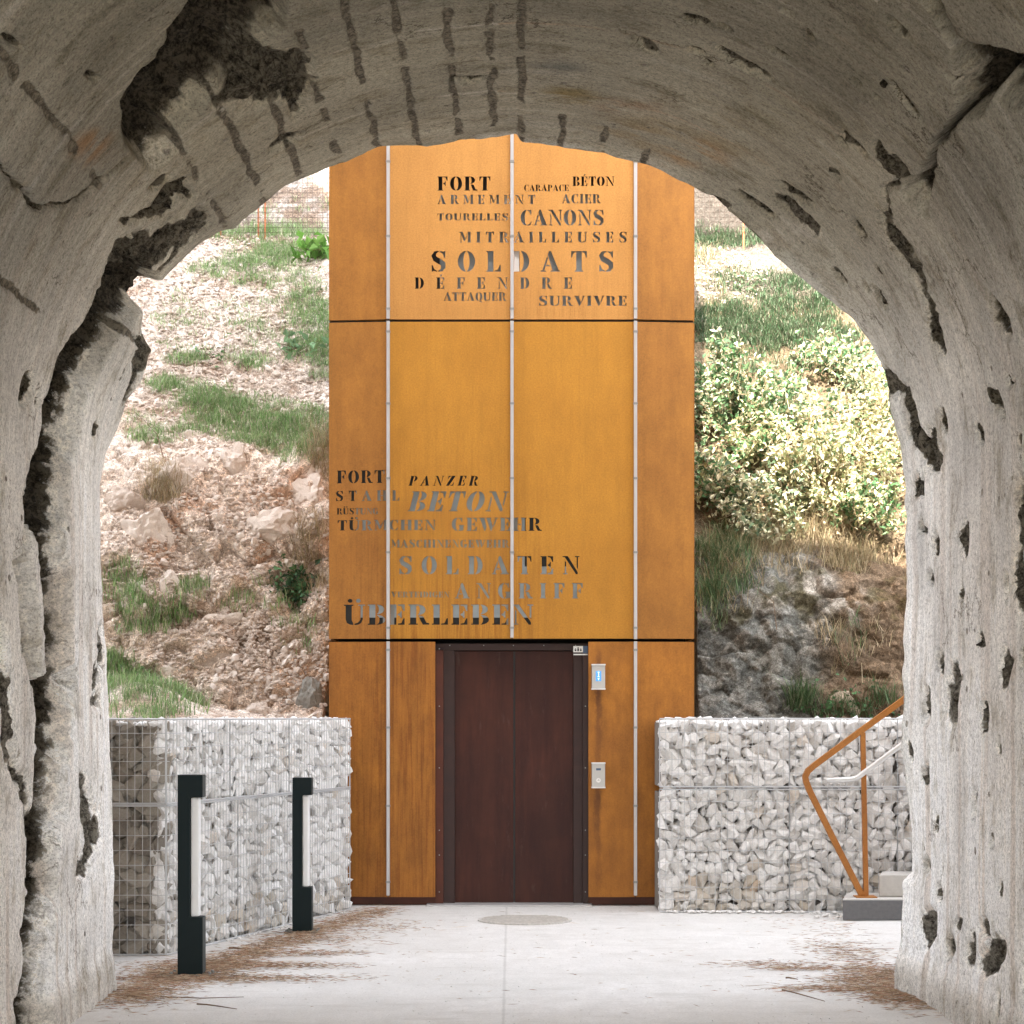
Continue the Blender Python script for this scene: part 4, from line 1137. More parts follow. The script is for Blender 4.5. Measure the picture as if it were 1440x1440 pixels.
def build_tower():
    T = empty('lift_tower', (0, TD + 1.2, 0), 'tall orange rusted steel lift tower with cut-out lettering and dark doors', 'lift tower')
    rows = [(tz(1261.5), tz(902.5), 'low'), (tz(898), tz(452.5), 'mid'), (tz(449), tz(5), 'top'), (tz(1.5), 10.1, 'top2')]
    cols = [(tx(462), tx(544.8)), (tx(546.6), tx(719.2)), (tx(720.8), tx(892.6)), (tx(894.4), tx(975.5))]
    for (z0, z1, r) in rows:
        for ci, (x0, x1) in enumerate(cols):
            if r == 'low':
                if ci == 1: x1 = tx(612)
                if ci == 2: x0 = tx(827.5)
                mt = M['corten_low']
            elif r == 'mid': mt = M['corten_side'] if ci in (0, 3) else M['corten']
            else: mt = M['corten_side'] if ci in (0, 3) else M['corten_top']
            plate(x0, x1, z0, z1, 'panel', mt, T)
    # side walls
    for s in (-1, 1):
        for (z0, z1, r) in rows:
            m = MB(); a, b = sorted((s * 1.515, s * 1.500)); m.box(a, b, ysurf(1.5) + .035, TD + 2.4, z0, z1)
            m.build('side_panel', M['corten_side'], T)
    m = MB(); m.box(-1.49, 1.49, TD + .62, TD + 2.39, .0, 10.08); m.box(-1.49, tx(610), TD + .17, TD + .62, 0.0, 2.14); m.box(tx(828), 1.49, TD + .17, TD + .62, 0.0, 2.14)
    m.box(-1.49, 1.49, TD + .17, TD + .62, 2.3, 10.08)
    m.build('shaft_core', M['dark_void'], T)
    # panes and strips seen through the letters
    def bk(px0, px1, py0, py1, dy=.05, mat='pane', name='backing_sheet'):
        m = MB(); m.box(tx(px0), tx(px1), TD + dy, TD + dy + .01, tz(py1), tz(py0)); return m.build(name, M[mat], T)
    bk(462, 976, -20, 898, .085, 'black_steel')
    bk(618, 880, 266, 440)
    bk(500, 738, 684, 868)
    bk(738, 800, 796, 868)
    bk(741, 840, 812, 850, .058)
    for c in (720,):
        bk(c - 10, c + 10, -10, 446, .034, 'white_strip', 'fixing_strip')
    for c in (546, 720):
        bk(c - 8, c + 8, 456, 893, .034, 'alu_dark', 'fixing_strip')
    # plinth and recess
    m = MB(); m.box(tx(493), tx(612), TD + .07, TD + .3, 0, tz(1262)); m.box(tx(828), tx(930), TD + .07, TD + .3, 0, tz(1262)); m.build('plinth', M['jamb_red'], T)
    # vertical metal rails
    for xr, zr in ((546, [(10.05, tz(449)), (tz(452), tz(899)), (tz(902), tz(1259))]), (720, [(10.05, tz(449)), (tz(452), tz(897))]), (893.5, [(10.05, tz(449)), (tz(452), tz(899)), (tz(902), tz(1259))])):
        for (za, zb) in zr:
            m = MB(); x = tx(xr); y1 = ysurf(x) - .003
            m.box(x - .0138, x + .0138, y1 - .028, y1, zb, za)
            r = m.build('rail', M['alu'], T, bevel=.003)
            ks = [z for z in (tz(1240), tz(1133), tz(1023), tz(914), tz(883), tz(777), tz(673), tz(568), tz(467), tz(435), tz(333), tz(228), tz(123), tz(20), 7.9, 8.5, 9.1, 9.7) if zb < z < za]
            for z in ks:
                m = MB(); m.box(x - .0155, x + .0155, y1 - .032, y1 - .0285, z - .009, z + .009)
                m.box(x - .0175, x - .0140, y1 - .032, y1 - .002, z - .009, z + .009); m.box(x + .0140, x + .0175, y1 - .032, y1 - .002, z - .009, z + .009)
                c = m.build('clip', M['alu_dark'], T); c.parent = r; c.matrix_parent_inverse = Matrix.Identity(4); 
                c.matrix_parent_inverse = r.matrix_parent_inverse.copy() if False else Matrix.Identity(4)
                c.parent = r
    # doorway
    yd = TD + .14
    m = MB(); m.box(tx(610), tx(830), TD + .10, TD + .62, tz(914), tz(904.5)); h = m.build('door_header', M['jamb'], T)
    m = MB(); m.box(tx(612), tx(623), TD + .055, TD + .6, .0, tz(914.2)); m.build('door_jamb', M['jamb_red'], T)
    m = MB(); m.box(tx(623.2), tx(639), TD + .10, TD + .6, .0, tz(914.2)); m.build('door_jamb', M['jamb'], T)
    m = MB(); m.box(tx(807), tx(820), TD + .10, TD + .6, .0, tz(914.2)); m.build('door_jamb', M['jamb'], T)
    m = MB(); m.box(tx(820.2), tx(827.4), TD + .055, TD + .6, .0, tz(914.2)); m.build('door_jamb', M['jamb'], T)
    for (a, b) in ((639.2, 721.9), (724.5, 806.8)):
        m = MB(); m.box(tx(a), tx(b), yd, yd + .04, .012, tz(915)); m.build('door_leaf', M['door'], T, bevel=.002)
    m = MB(); m.box(tx(721.9), tx(724.5), yd + .025, yd + .05, .012, tz(915)); m.build('door_gap', M['black_steel'], T)
    m = MB(); m.box(tx(600), tx(832), TD - .10, TD + .6, -.01, .011); m.build('threshold', M['alu'], T)
    rv = MB()
    for x in (617.5, 823.5):
        for y in (912, 993, 1080, 1168, 1203, 1255):
            cx, cz = tx(x) + 0, tz(y); rv.tube([(cx, TD + .056, cz), (cx, TD + .048, cz)], .006, 6)
    for x in (632, 680, 722, 765, 810):
        cx, cz = tx(x), tz(907); rv.tube([(cx, TD + .101, cz), (cx, TD + .094, cz)], .005, 6)
    rv.build('rivets', M['alu_dark'], T)
    # call boxes
    for (y0, y1, k) in ((934, 970, 0), (1072, 1108, 1)):
        x0, x1 = tx(831.3), tx(851)
        yf = TD - .07
        m = MB(); m.box(x0 + .003, x1 - .003, yf, TD - .001, tz(y1) + .01, tz(y0) - .01)
        b = m.build('call_box', M['box'], T, bevel=.003)
        for z in (tz(y1), tz(y0) - .0115):
            m = MB(); m.box(x0, x1, yf - .010, TD - .001, z, z + .0112); q = m.build('lip', M['box_lip'], T, bevel=.002); q.parent = b; q.matrix_parent_inverse = Matrix.Identity(4)
        xm = (x0 + x1) / 2
        if k == 0:
            m = MB(); m.box(xm - .022, xm + .022, yf - .003, yf - .0005, tz(958), tz(944)); q = m.build('display', M['display'], T); q.parent = b; q.matrix_parent_inverse = Matrix.Identity(4)
            m = MB()      # a lit floor figure and a small arrow below it
            m.box(xm - .008, xm + .008, yf - .0048, yf - .0034, tz(946), tz(945)); m.box(xm - .003, xm + .004, yf - .0048, yf - .0034, tz(951.5), tz(946.2)); m.box(xm - .009, xm + .009, yf - .0048, yf - .0034, tz(952.4), tz(951.6))
            m.add([(xm - .008, yf - .0045, tz(954)), (xm + .008, yf - .0045, tz(954)), (xm, yf - .0045, tz(957))], [(0, 1, 2)])
            q = m.build('display_figure', M['display_ink'], T); q.parent = b; q.matrix_parent_inverse = Matrix.Identity(4)
        else:
            m = MB(); m.tube([(xm, yf - .0005, tz(1097)), (xm, yf - .006, tz(1097))], .019, 16); q = m.build('call_button', M['box_lip'], T); q.parent = b; q.matrix_parent_inverse = Matrix.Identity(4)
            m = MB(); zc = tz(1097); m.add([(xm - .010, yf - .0072, zc - .004), (xm, yf - .0072, zc + .008), (xm + .010, yf - .0072, zc - .004), (xm, yf - .0072, zc + .002)], [(0, 3, 1), (3, 2, 1)])
            q = m.build('arrow', M['ink'], T); q.parent = b; q.matrix_parent_inverse = Matrix.Identity(4)
            m = MB(); m.box(xm - .02, xm + .02, yf - .002, yf - .0005, tz(1083), tz(1080)); q = m.build('plate', M['sign_blue'], T); q.parent = b; q.matrix_parent_inverse = Matrix.Identity(4)
    # small white pictogram sign at the head of the right jamb
    x0, x1 = tx(806.5), tx(820); y = TD + .045
    m = MB(); m.box(x0, x1, y, y + .006, tz(917), tz(908.3)); sg = m.build('sign', M['sign_white'], T)
    m = MB()
    xm, zm = (x0 + x1) / 2, tz(913)
    for dx, hh in ((-.022, .012), (0, .022), (.022, .012)):
        m.box(xm + dx - .007, xm + dx + .007, y - .002, y - .0005, zm - .014, zm - .014 + hh)
        m.add([(xm + dx - .009, y - .002, zm - .012 + hh), (xm + dx + .009, y - .002, zm - .012 + hh), (xm + dx, y - .002, zm - .002 + hh)], [(0, 1, 2)])
    q = m.build('pictogram', M['ink'], T); q.parent = sg; q.matrix_parent_inverse = Matrix.Identity(4)
    m = MB(); m.box(x1 + .001, tx(827), y, y + .006, tz(918.5), tz(908.3)); m.build('sign', M['sign_blue'], T)
    m = MB(); m.box(x0, tx(827), y, y + .006, tz(921), tz(919.3)); m.build('sign_strip', M['sign_white'], T)
    return T
build_tower()

# ------------------------------------------------------------------ gabions
def vor_cells(W, H, size, rs):
    nx_, ny_ = max(1, round(W / size)), max(1, round(H / (size * .85)))
    pts = []
    for j in range(ny_):
        for i in range(nx_):
            if rs.rand() < .10: continue
            pts.append(((i + .5 + rs.uniform(-.42, .42) + (.5 if j % 2 else 0) * .6 - .15) * W / nx_, (j + .5 + rs.uniform(-.42, .42)) * H / ny_))
            if rs.rand() < .12:
                pts.append(((i + rs.rand()) * W / nx_, (j + rs.rand()) * H / ny_))
    pts = np.array(pts)
    cells = []
    for i, p in enumerate(pts):
        poly = [(0, 0), (W, 0), (W, H), (0, H)]
        d = np.hypot(*(pts - p).T); o = np.argsort(d)[1:16]
        for j in o:
            q = pts[j]; m = (p + q) / 2; n = q - p
            new = []
            for a in range(len(poly)):
                A_, B_ = poly[a], poly[(a + 1) % len(poly)]
                da = (A_[0] - m[0]) * n[0] + (A_[1] - m[1]) * n[1]; db = (B_[0] - m[0]) * n[0] + (B_[1] - m[1]) * n[1]
                if da <= 0: new.append(A_)
                if (da < 0) != (db < 0) and abs(da - db) > 1e-12:
                    t = da / (da - db); new.append((A_[0] + (B_[0] - A_[0]) * t, A_[1] + (B_[1] - A_[1]) * t))
            poly = new
            if len(poly) < 3: break
        if len(poly) >= 3:
            # merge tiny edges
            pp = [poly[0]]
            for v in poly[1:]:
                if math.hypot(v[0] - pp[-1][0], v[1] - pp[-1][1]) > .012: pp.append(v)
            if len(pp) >= 3 and abs(area(pp)) > 6e-4: cells.append(pp)
    return cells

def hull_rock(seed, n=15):
    rs_ = np.random.RandomState(seed); bm = bmesh.new()
    for _ in range(n):
        v = rs_.normal(size=3); v /= np.linalg.norm(v); v *= rs_.uniform(.92, 1.12)
        bm.verts.new(v)
    r = bmesh.ops.convex_hull(bm, input=bm.verts)
    bmesh.ops.delete(bm, geom=[g for g in r['geom_unused'] if isinstance(g, bmesh.types.BMVert)], context='VERTS')
    me = bpy.data.meshes.new('stone'); bm.to_mesh(me); bm.free(); return me
HULL = {}
for k_ in ('stone', 'stone_grey_shade', 'stone_low'):
    HULL[k_] = []
    for i_ in range(14):
        h_ = hull_rock(1500 + i_, 11 + i_ % 5); h_.materials.append(M[k_]); HULL[k_].append(h_)
HV = [np.array([v.co[:] for v in m_.vertices]) for m_ in HULL['stone']]
HF = [np.array([p.vertices[:] for p in m_.polygons]) for m_ in HULL['stone']]

def stone_from_cell(poly, rs, org, U, N, deep=.13):
    """polygon in (u,z) of a face -> faceted broken stone; N points out of the face"""
    c = np.mean(poly, axis=0)
    n = len(poly)
    rad = math.sqrt(abs(area(poly)))
    def ring(sc, dep, jit):
        out = []
        for p in poly:
            d = np.array(p) - c
            q = c + d * (sc + rs.uniform(-jit, jit))
            out.append((q[0], q[1], dep + rs.uniform(-1, 1) * rad * .07))
        return out
    r0 = ring(.72, deep, .05)
    r1 = ring(.97 - .005 / rad, .028 + rad * .20, .035)
    tilt = rs.uniform(-.28, .28, 2); f0 = .006 + rs.uniform(0, .018)
    r2 = []
    k = rs.uniform(.55, .78)
    for p in poly:
        d = np.array(p) - c; q = c + d * (k + rs.uniform(-.14, .10))
        r2.append((q[0], q[1], max(.002, f0 + .010 + (d @ tilt) * .6 + rs.uniform(-.5, .5) * .008)))
    cc = c + rs.uniform(-.22, .22, 2) * rad
    ctr = (cc[0], cc[1], max(.001, f0 - .004))
    pts = r0 + r1 + r2 + [ctr]
    V = [org + U * p[0] + Vector((0, 0, p[1])) - N * p[2] for p in pts]
    fs = []
    for i in range(n):
        j = (i + 1) % n
        fs += [(i, j, n + j, n + i), (n + i, n + j, 2 * n + j, 2 * n + i), (2 * n + i, 2 * n + j, 3 * n)]
    return V, fs

def mesh_panel(mb, org, U, N, W, z0, z1, dv=.05, dh=.10, r=.0024):
    o = org + N * .006
    nv = max(1, round(W / dv)); nh = max(1, round((z1 - z0) / dh))
    for i in range(nv + 1):
        p = o + U * (W * i / nv); rr = r * (2.0 if i in (0, nv) else 1)
        mb.tube([(p.x, p.y, z0), (p.x, p.y, z1)], rr, 4, False)
    for j in range(nh + 1):
        z = z0 + (z1 - z0) * j / nh; rr = r * (2.8 if j in (0, nh) else 1)
        a = o + N * .003; b = a + U * W
        mb.tube([(a.x, a.y, z), (b.x, b.y, z)], rr, 4, False)

def gabion(faces, z0, z1, label, seed, mats, size=.12, top=True, core=None, wire='wire', low=False):
    """faces: list of (origin(x,y), U dir, N dir, width, stone material)"""
    rs = np.random.RandomState(seed)
    f0 = faces[0]
    T = empty('gabion', (f0[0][0], f0[0][1], z0), label, 'gabion')
    inv = Matrix.Translation(T.location).inverted()
    wires = MB(); bV = []; bF = []; boff = [0]
    for (o, U, N, W, mk) in faces:
        org = Vector((o[0], o[1], z0)); U = Vector(U); N = Vector(N)
        sz_ = size * (1.3 if mk == 'stone_grey_shade' else 1)
        Wd, Hh = W - .006 + (.13 if 'left foot' in label else 0), z1 - z0 - .006
        for layer in (0, 1):
            for poly in vor_cells(Wd, Hh, sz_ * (1 if layer == 0 else .8), rs):
                pa = np.array(poly)
                c = pa.mean(0); q = pa - c
                ev, evec = np.linalg.eigh(q.T @ q)
                ax = evec[:, 1]; ay = evec[:, 0]
                a_ = np.ptp(q @ ax) / 2
                b_ = np.ptp(q @ ay) / 2
                a_ *= 1.13; b_ *= 1.16
                dpt = min(a_, b_) * rs.uniform(.8, 1.05)
                A3 = U * float(ax[0]) + Vector((0, 0, float(ax[1]))); B3 = U * float(ay[0]) + Vector((0, 0, float(ay[1])))
                C3 = A3.cross(B3)
                if C3.dot(N) < 0: B3 = -B3; C3 = -C3
                # keep inside the basket
                ctr2 = c.copy()
                ctr = org + U * (.003 + float(ctr2[0])) + Vector((0, 0, .003 + float(ctr2[1]))) - N * (dpt * 1.03 + .003 + rs.uniform(0, .016) + layer * .055)
                mt = Matrix(((A3.x * a_, B3.x * b_, C3.x * dpt, ctr.x), (A3.y * a_, B3.y * b_, C3.y * dpt, ctr.y), (A3.z * a_, B3.z * b_, C3.z * dpt, ctr.z), (0, 0, 0, 1)))
                tw = Matrix.Rotation(rs.uniform(-.35, .35), 4, 'Z') @ Matrix.Rotation(rs.choice([0, math.pi]), 4, 'X')
                mw = mt @ tw
                key = mk
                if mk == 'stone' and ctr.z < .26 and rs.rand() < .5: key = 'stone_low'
                if layer == 0:
                    ob = bpy.data.objects.new('stone', HULL[key][rs.randint(14)]); COL.objects.link(ob)
                    ob.parent = T; ob.matrix_parent_inverse = inv
                    ob.matrix_basis = mw
                else:
                    h = rs.randint(14); Mx = np.array(mw)
                    bV.append(HV[h] @ Mx[:3, :3].T + Mx[:3, 3]); bF.append(HF[h] + boff[0]); boff[0] += len(HV[h])
        mesh_panel(wires, Vector((o[0], o[1], 0)), U, N, W, z0 + .004, z1 - .004)
    wo_ = wires.build('wire_mesh', M[wire], None); wo_.parent = T; wo_.matrix_parent_inverse = inv
    me = np_mesh('inner_stones', np.concatenate(bV), np.concatenate(bF), False)
    ib = link('inner_stones', me, M[faces[-1][4]], None); ib.parent = T; ib.matrix_parent_inverse = inv; tag(ib, kind='stuff')
    if core:
        m = MB(); V = [(x, y, z0 + .004) for x, y in core] + [(x, y, z1 - .035) for x, y in core]
        n = len(core); m.add(V, [tuple(range(n - 1, -1, -1)), tuple(range(n, 2 * n))] + [(i, (i + 1) % n, n + (i + 1) % n, n + i) for i in range(n)])
        c = m.build('fill', M['core'], None); c.parent = T; c.matrix_parent_inverse = inv
    return T

def top_stones(corners, z, label_parent, seed, mat='stone'):
    pass

def build_gabions():
    # ---- left wall: receding face and end face
    A = Vector((GX(233, 13.45), 13.45, 0)); B = Vector((GX(491, 16.62), 16.62, 0))
    U = (B - A).normalized(); L = (B - A).length; N = Vector((U.y, -U.x, 0))
    zt, zm = 1.548, 0.985
    EU = Vector((1, .02, 0)).normalized(); EN = Vector((EU.y, -EU.x, 0))
    EW = .95
    E0 = A - EU * EW
    segs = [(0, L * .34), (L * .34, L * .64), (L * .64, L)]
    segs2 = [(0, L * .30), (L * .30, L * .62), (L * .62, L)]
    names = ['nearest to the tunnel wall', 'in the middle, behind the far bollard light', 'touching the left foot of the lift tower']
    for row, (z0, z1, sg) in enumerate(((.0, zm - .003, segs), (zm + .003, zt, segs2))):
        for i, (a, b) in enumerate(sg):
            o = A + U * a
            faces = [((o.x, o.y), U, N, b - a, 'stone')]
            back = -N * .45
            p0 = o - N * .19; p1 = A + U * b - N * .19
            if i == 0:
                faces.append(((E0.x, E0.y), EU, EN, EW, 'stone_grey_shade'))
                q = E0 - EN * .19
                core = [(q.x, q.y), (A.x - .18, A.y + .2), (p1.x, p1.y), (p1.x - .6, p1.y + .2), (q.x, p1.y)]
            else:
                core = [(p0.x, p0.y), (p1.x, p1.y), (p1.x - .5, p1.y + .15), (p0.x - .5, p0.y + .15)]
            lab = ['lower', 'upper'][row] + ' left gabion of white stones ' + names[i]
            gabion(faces, z0, z1, lab, 500 + row * 10 + i, None, .098, core=core, wire='wire')
            
    # ---- right wall
    d = 16.42
    x0, x1, x2 = GX(927.5, d), GX(1110, d), GX(1262, d)
    for row, (z0, z1) in enumerate(((.0, zm), (zm + .012, zt))):
        for i, (a, b) in enumerate(((x0, x1), (x1, x2), (x2, x2 + .9))):
            core = [(a, d + .19), (b, d + .19), (b, d + .75), (a, d + .75)]
            if i == 0: core = [(a, d + .19), (b, d + .19), (b, d + .56), (a, d + .56)]
            faces = [((a, d), (1, 0, 0), (0, -1, 0), b - a, 'stone')]
            lab = ['lower', 'upper'][row] + ' right wire gabion of white stones ' + ['next to the lift tower', 'behind the rusty handrail', 'at the tunnel wall end above the steps'][i]
            gabion(faces, z0, z1, lab, 600 + row * 10 + i, None, .098, core=core)
    # capping stones lying on the tops
    rs = np.random.RandomState(9)
    caps = [rock_mesh(800 + i, 1, (1, .8, .45), .6, 8) for i in range(5)]
    Vs = []; Fs = []; off = 0
    def put(x, y, z, s):
        nonlocal off
        m = caps[rs.randint(5)]
        bv = np.array([v.co[:] for v in m.vertices]); bf = np.array([p.vertices[:] for p in m.polygons])
        a = rs.uniform(0, 6.3); R = np.array([[math.cos(a), -math.sin(a), 0], [math.sin(a), math.cos(a), 0], [0, 0, 1]])
        Vs.append((bv * s) @ R.T + np.array([x, y, z])); Fs.append(bf + off); off += len(bv)
    for t in np.arange(0, L, .085):
        for k in range(6):
            p = A + U * (t + rs.uniform(-.03, .03)) - N * (.07 + k * .10)
            put(p.x, p.y, zt - .035, rs.uniform(.045, .06))
    for x in np.arange(E0.x, A.x, .08):
        for k in range(5): put(x, A.y + .07 + k * .1, zt - .035, .05)
    for x in np.arange(x0 + .04, x2 + .9, .085):
        for k in range(5): put(x, d + .08 + k * .11, zt - .035, rs.uniform(.045, .06))
    me = np_mesh('cap_stones', np.concatenate(Vs), np.concatenate(Fs), False)
    tag(link('cap_stones', me, M['stone']), 'layer of white stones filling the tops of the gabion walls', 'stones', kind='stuff')
    # small spilled stones along the foot of the right wall and the step
    Vs.clear(); Fs.clear(); off = 0
    for i in range(150):
        x = rs.uniform(1.2, 3.3); put(x, d - rs.uniform(.01, .10) - (.45 if x > 2.35 else 0) * rs.rand(), .008, rs.uniform(.010, .035))
    for i in range(60):
        t = rs.uniform(0, L); p = A + U * t + N * rs.uniform(.01, .08); put(p.x, p.y, .005, rs.uniform(.008, .02))
    for i in range(260):
        x = rs.uniform(-2.1, 2.4); put(x, rs.uniform(9, 16.5), .001, rs.uniform(.003, .008))
    me = np_mesh('gravel', np.concatenate(Vs), np.concatenate(Fs), False)
    tag(link('gravel', me, M['stone']), 'small loose gravel at the foot of the gabion walls', 'gravel', kind='stuff')
build_gabions()

# ------------------------------------------------------------------ bollard lights
def bollard(loc, s, label):
    T = empty('bollard_light', loc, label, 'bollard light', 'bollard lights beside the left gabion wall')
    w_, h = .148, 1.21
    z1, z2 = h - .135, h - .855
    m = MB()
    d_ = .12
    xn = .075
    # C-shaped outline of the post with a slot on its right for the diffuser
    out = [(0, 0), (w_, 0), (w_, z2), (xn, z2), (xn, z1), (w_, z1), (w_, h), (0, h)]
    n = len(out)
    V = [(x - w_ / 2, 0, z) for x, z in out] + [(x - w_ / 2, d_, z) for x, z in out]
    m.add(V, [(0, 3, 4, 7), (0, 1, 2, 3), (4, 5, 6, 7), tuple(n + i for i in (7, 4, 3, 0)), tuple(n + i for i in (3, 2, 1, 0)), tuple(n + i for i in (7, 6, 5, 4))] + [((i + 1) % n, i, n + i, n + (i + 1) % n) for i in range(n)])
    m.v = [(x + loc[0], y + loc[1], z + loc[2]) for x, y, z in m.v]
    p = m.build('post', M['bollard'], None)
    t = MB(); t.box(loc[0] + xn - w_ / 2 + .001, loc[0] + w_ / 2 - .022, loc[1] + .018, loc[1] + d_ - .018, z2 + .002, z1 - .002)
    q = t.build('light_diffuser', M['diffuser'], None, bevel=.012)
    b = MB(); b.box(loc[0] - .135, loc[0] + .145, loc[1] - .06, loc[1] + d_ + .07, 0.003, .011); r = b.build('base_plate', M['bollard_side'], None)
    obs = [p, q, r]
    for (za, zb) in ((.02, z2 - .003), (z1 + .003, h - .004)):
        sc = MB(); sc.box(loc[0] + w_ / 2 + .0005, loc[0] + w_ / 2 + .004, loc[1] + .004, loc[1] + d_ - .004, za, zb)
        obs.append(sc.build('side_plate', M['bollard_side'], None))
    for dx in (-.11, .12):
        k = MB(); k.tube([(loc[0] + dx, loc[1] + .0, .0112), (loc[0] + dx, loc[1], .026)], .010, 6); obs.append(k.build('bolt', M['alu_dark'], None))
        k = MB(); k.tube([(loc[0] + dx, loc[1] + .11, .0112), (loc[0] + dx, loc[1] + .11, .026)], .010, 6); obs.append(k.build('bolt', M['alu_dark'], None))
    for o in obs:
        o.parent = T; o.matrix_parent_inverse = Matrix.Translation(T.location).inverted()
    T.scale = (s, s, s)
    return T
bollard((GX(267, 12.35), 12.35, 0), 1.0, 'nearer and larger black bollard light with white side tube, left of path')
bollard((GX(424.5, 14.85), 14.85, 0), .925, 'farther and smaller black bollard light with white side tube, before the left gabion')

# ------------------------------------------------------------------ steps and handrail
def build_steps():
    T = empty('concrete_steps', (GX(1230, 15.8), 15.8, 0), 'low concrete steps rising behind the right tunnel wall', 'steps')
    x0 = GX(1185, 15.8)
    def slab(xa, w_, ya, yb, za, zb):
        xb = xa * yb / ya + .03
        q = MB(); q.add([(xa, ya, za), (xa + w_, ya, za), (xa + w_, yb, za), (xb, yb, za), (xa, ya, zb), (xa + w_, ya, zb), (xa + w_, yb, zb), (xb, yb, zb)], [(0, 3, 2, 1), (4, 5, 6, 7), (0, 1, 5, 4), (1, 2, 6, 5), (2, 3, 7, 6), (3, 0, 4, 7)])
        return q
    m = slab(x0, 1.4, 15.8, 16.38, 0, .158); m.build('step', M['step'], T, bevel=.006)
    m = MB(); m.box(x0, x0 + 1.4, 15.775, 15.7985, 0, .150); m.build('riser_face', M['step_dark'], T, bevel=.004)
    x1 = GX(1236, 15.98)
    m = slab(x1, 1.2, 15.98, 16.38, .161, .330); m.build('step', M['step'], T, bevel=.008)
    x1 += .34
    m = MB(); m.box(x1, x1 + 1.1, 16.02, 16.38, .333, .50); m.build('step', M['step'], T, bevel=.008)
build_steps()

def ribbon(mb, pts, wd, th):
    """flat bar: pts (x,z) path in a plane of constant y"""
    L_, R_ = [], []
    n = len(pts)
    for i in range(n):
        a = pts[max(0, i - 1)]; b = pts[min(n - 1, i + 1)]
        d = Vector((b[0] - a[0], b[1] - a[1])).normalized(); nn = Vector((-d.y, d.x)) * th / 2
        L_.append((pts[i][0] + nn.x, pts[i][1] + nn.y)); R_.append((pts[i][0] - nn.x, pts[i][1] - nn.y))
    y0, y1 = wd
    V = [(x, y0, z) for x, z in L_] + [(x, y0, z) for x, z in R_] + [(x, y1, z) for x, z in L_] + [(x, y1, z) for x, z in R_]
    fs = []
    for i in range(n - 1):
        fs += [(i, i + 1, n + i + 1, n + i), (2 * n + i + 1, 2 * n + i, 3 * n + i, 3 * n + i + 1), (i + 1, i, 2 * n + i, 2 * n + i + 1), (n + i, n + i + 1, 3 * n + i + 1, 3 * n + i)]
    fs += [(0, n, 3 * n, 2 * n), (n - 1, 2 * n + n - 1, 4 * n - 1, 2 * n - 1)]
    mb.add(V, fs)

def build_rail():
    d = 15.95
    T = empty('handrail', (GX(1215, d), d, .158), 'bent rusty steel handrail with thin silver tube beside the right gabion', 'handrail')
    g = lambda x, y: (GX(x, d), GZ(y, d))
    m = MB()
    ribbon(m, [g(1213, 1260), g(1170, 1175), g(1139, 1112), g(1134, 1099), g(1133, 1092), g(1137, 1084), g(1145, 1077), g(1215, 1025), g(1274, 982), g(1340, 934), g(1420, 876)], (d, d + .05), .045)
    m.build('top_bar', M['rust_rail'], T)
    m = MB(); ribbon(m, [g(1218.5, 1260), g(1214, 1030)], (d + .004, d + .046), .036); m.build('post', M['rust_rail'], T)
    m = MB(); ribbon(m, [g(1420, 1150), g(1416, 880)], (d + .004, d + .046), .036); m.build('post', M['rust_rail'], T)
    m = MB(); m.box(GX(1203, d), GX(1232, d), d - .06, d + .11, .1585, .167); m.build('base_plate', M['rust_rail'], T)
    m = MB(); q = [g(1161, 1097), g(1180, 1096.5), g(1198, 1095.5), g(1205, 1092.5), g(1212, 1087), g(1240, 1066), g(1275, 1040), g(1340, 992), g(1420, 933)]
    m.tube([(a, d - .065, b) for a, b in q], .021, 10); m.build('grab_tube', M['steel'], T, smooth=True)
    m = MB()
    for x_, y_, y2 in ((1217, 1084, 1090),):
        a = g(x_, y_); m.tube([(a[0], d + .0, a[1]), (a[0], d - .06, a[1])], .009, 6)
    m.build('bracket', M['steel'], T)
build_rail()

# ------------------------------------------------------------------ manhole
def build_manhole():
    cx, cy, r = GX(738, 15.77), 15.77, .36
    T = empty('manhole_cover', (cx, cy, 0), 'flat round iron manhole cover in the paving before the lift doors', 'manhole cover')
    m = MB(); pts = [(cx + r * math.cos(a), cy + r * math.sin(a)) for a in np.linspace(0, 2 * math.pi, 40, endpoint=False)]
    n = 40
    m.add([(x, y, -.01) for x, y in pts] + [(x, y, .007) for x, y in pts], [tuple(range(n, 2 * n))] + [(i, (i + 1) % n, n + (i + 1) % n, n + i) for i in range(n)])
    m.build('lid', M['manhole'], T)
    m = MB()
    for k in range(-5, 6):
        w2 = math.sqrt(max(0, r * r - (k * .06) ** 2)) * .93
        m.box(cx - w2, cx + w2, cy + k * .06 - .012, cy + k * .06 + .012, .0072, .011)
    m.build('tread_ribs', M['manhole'], T)
build_manhole()

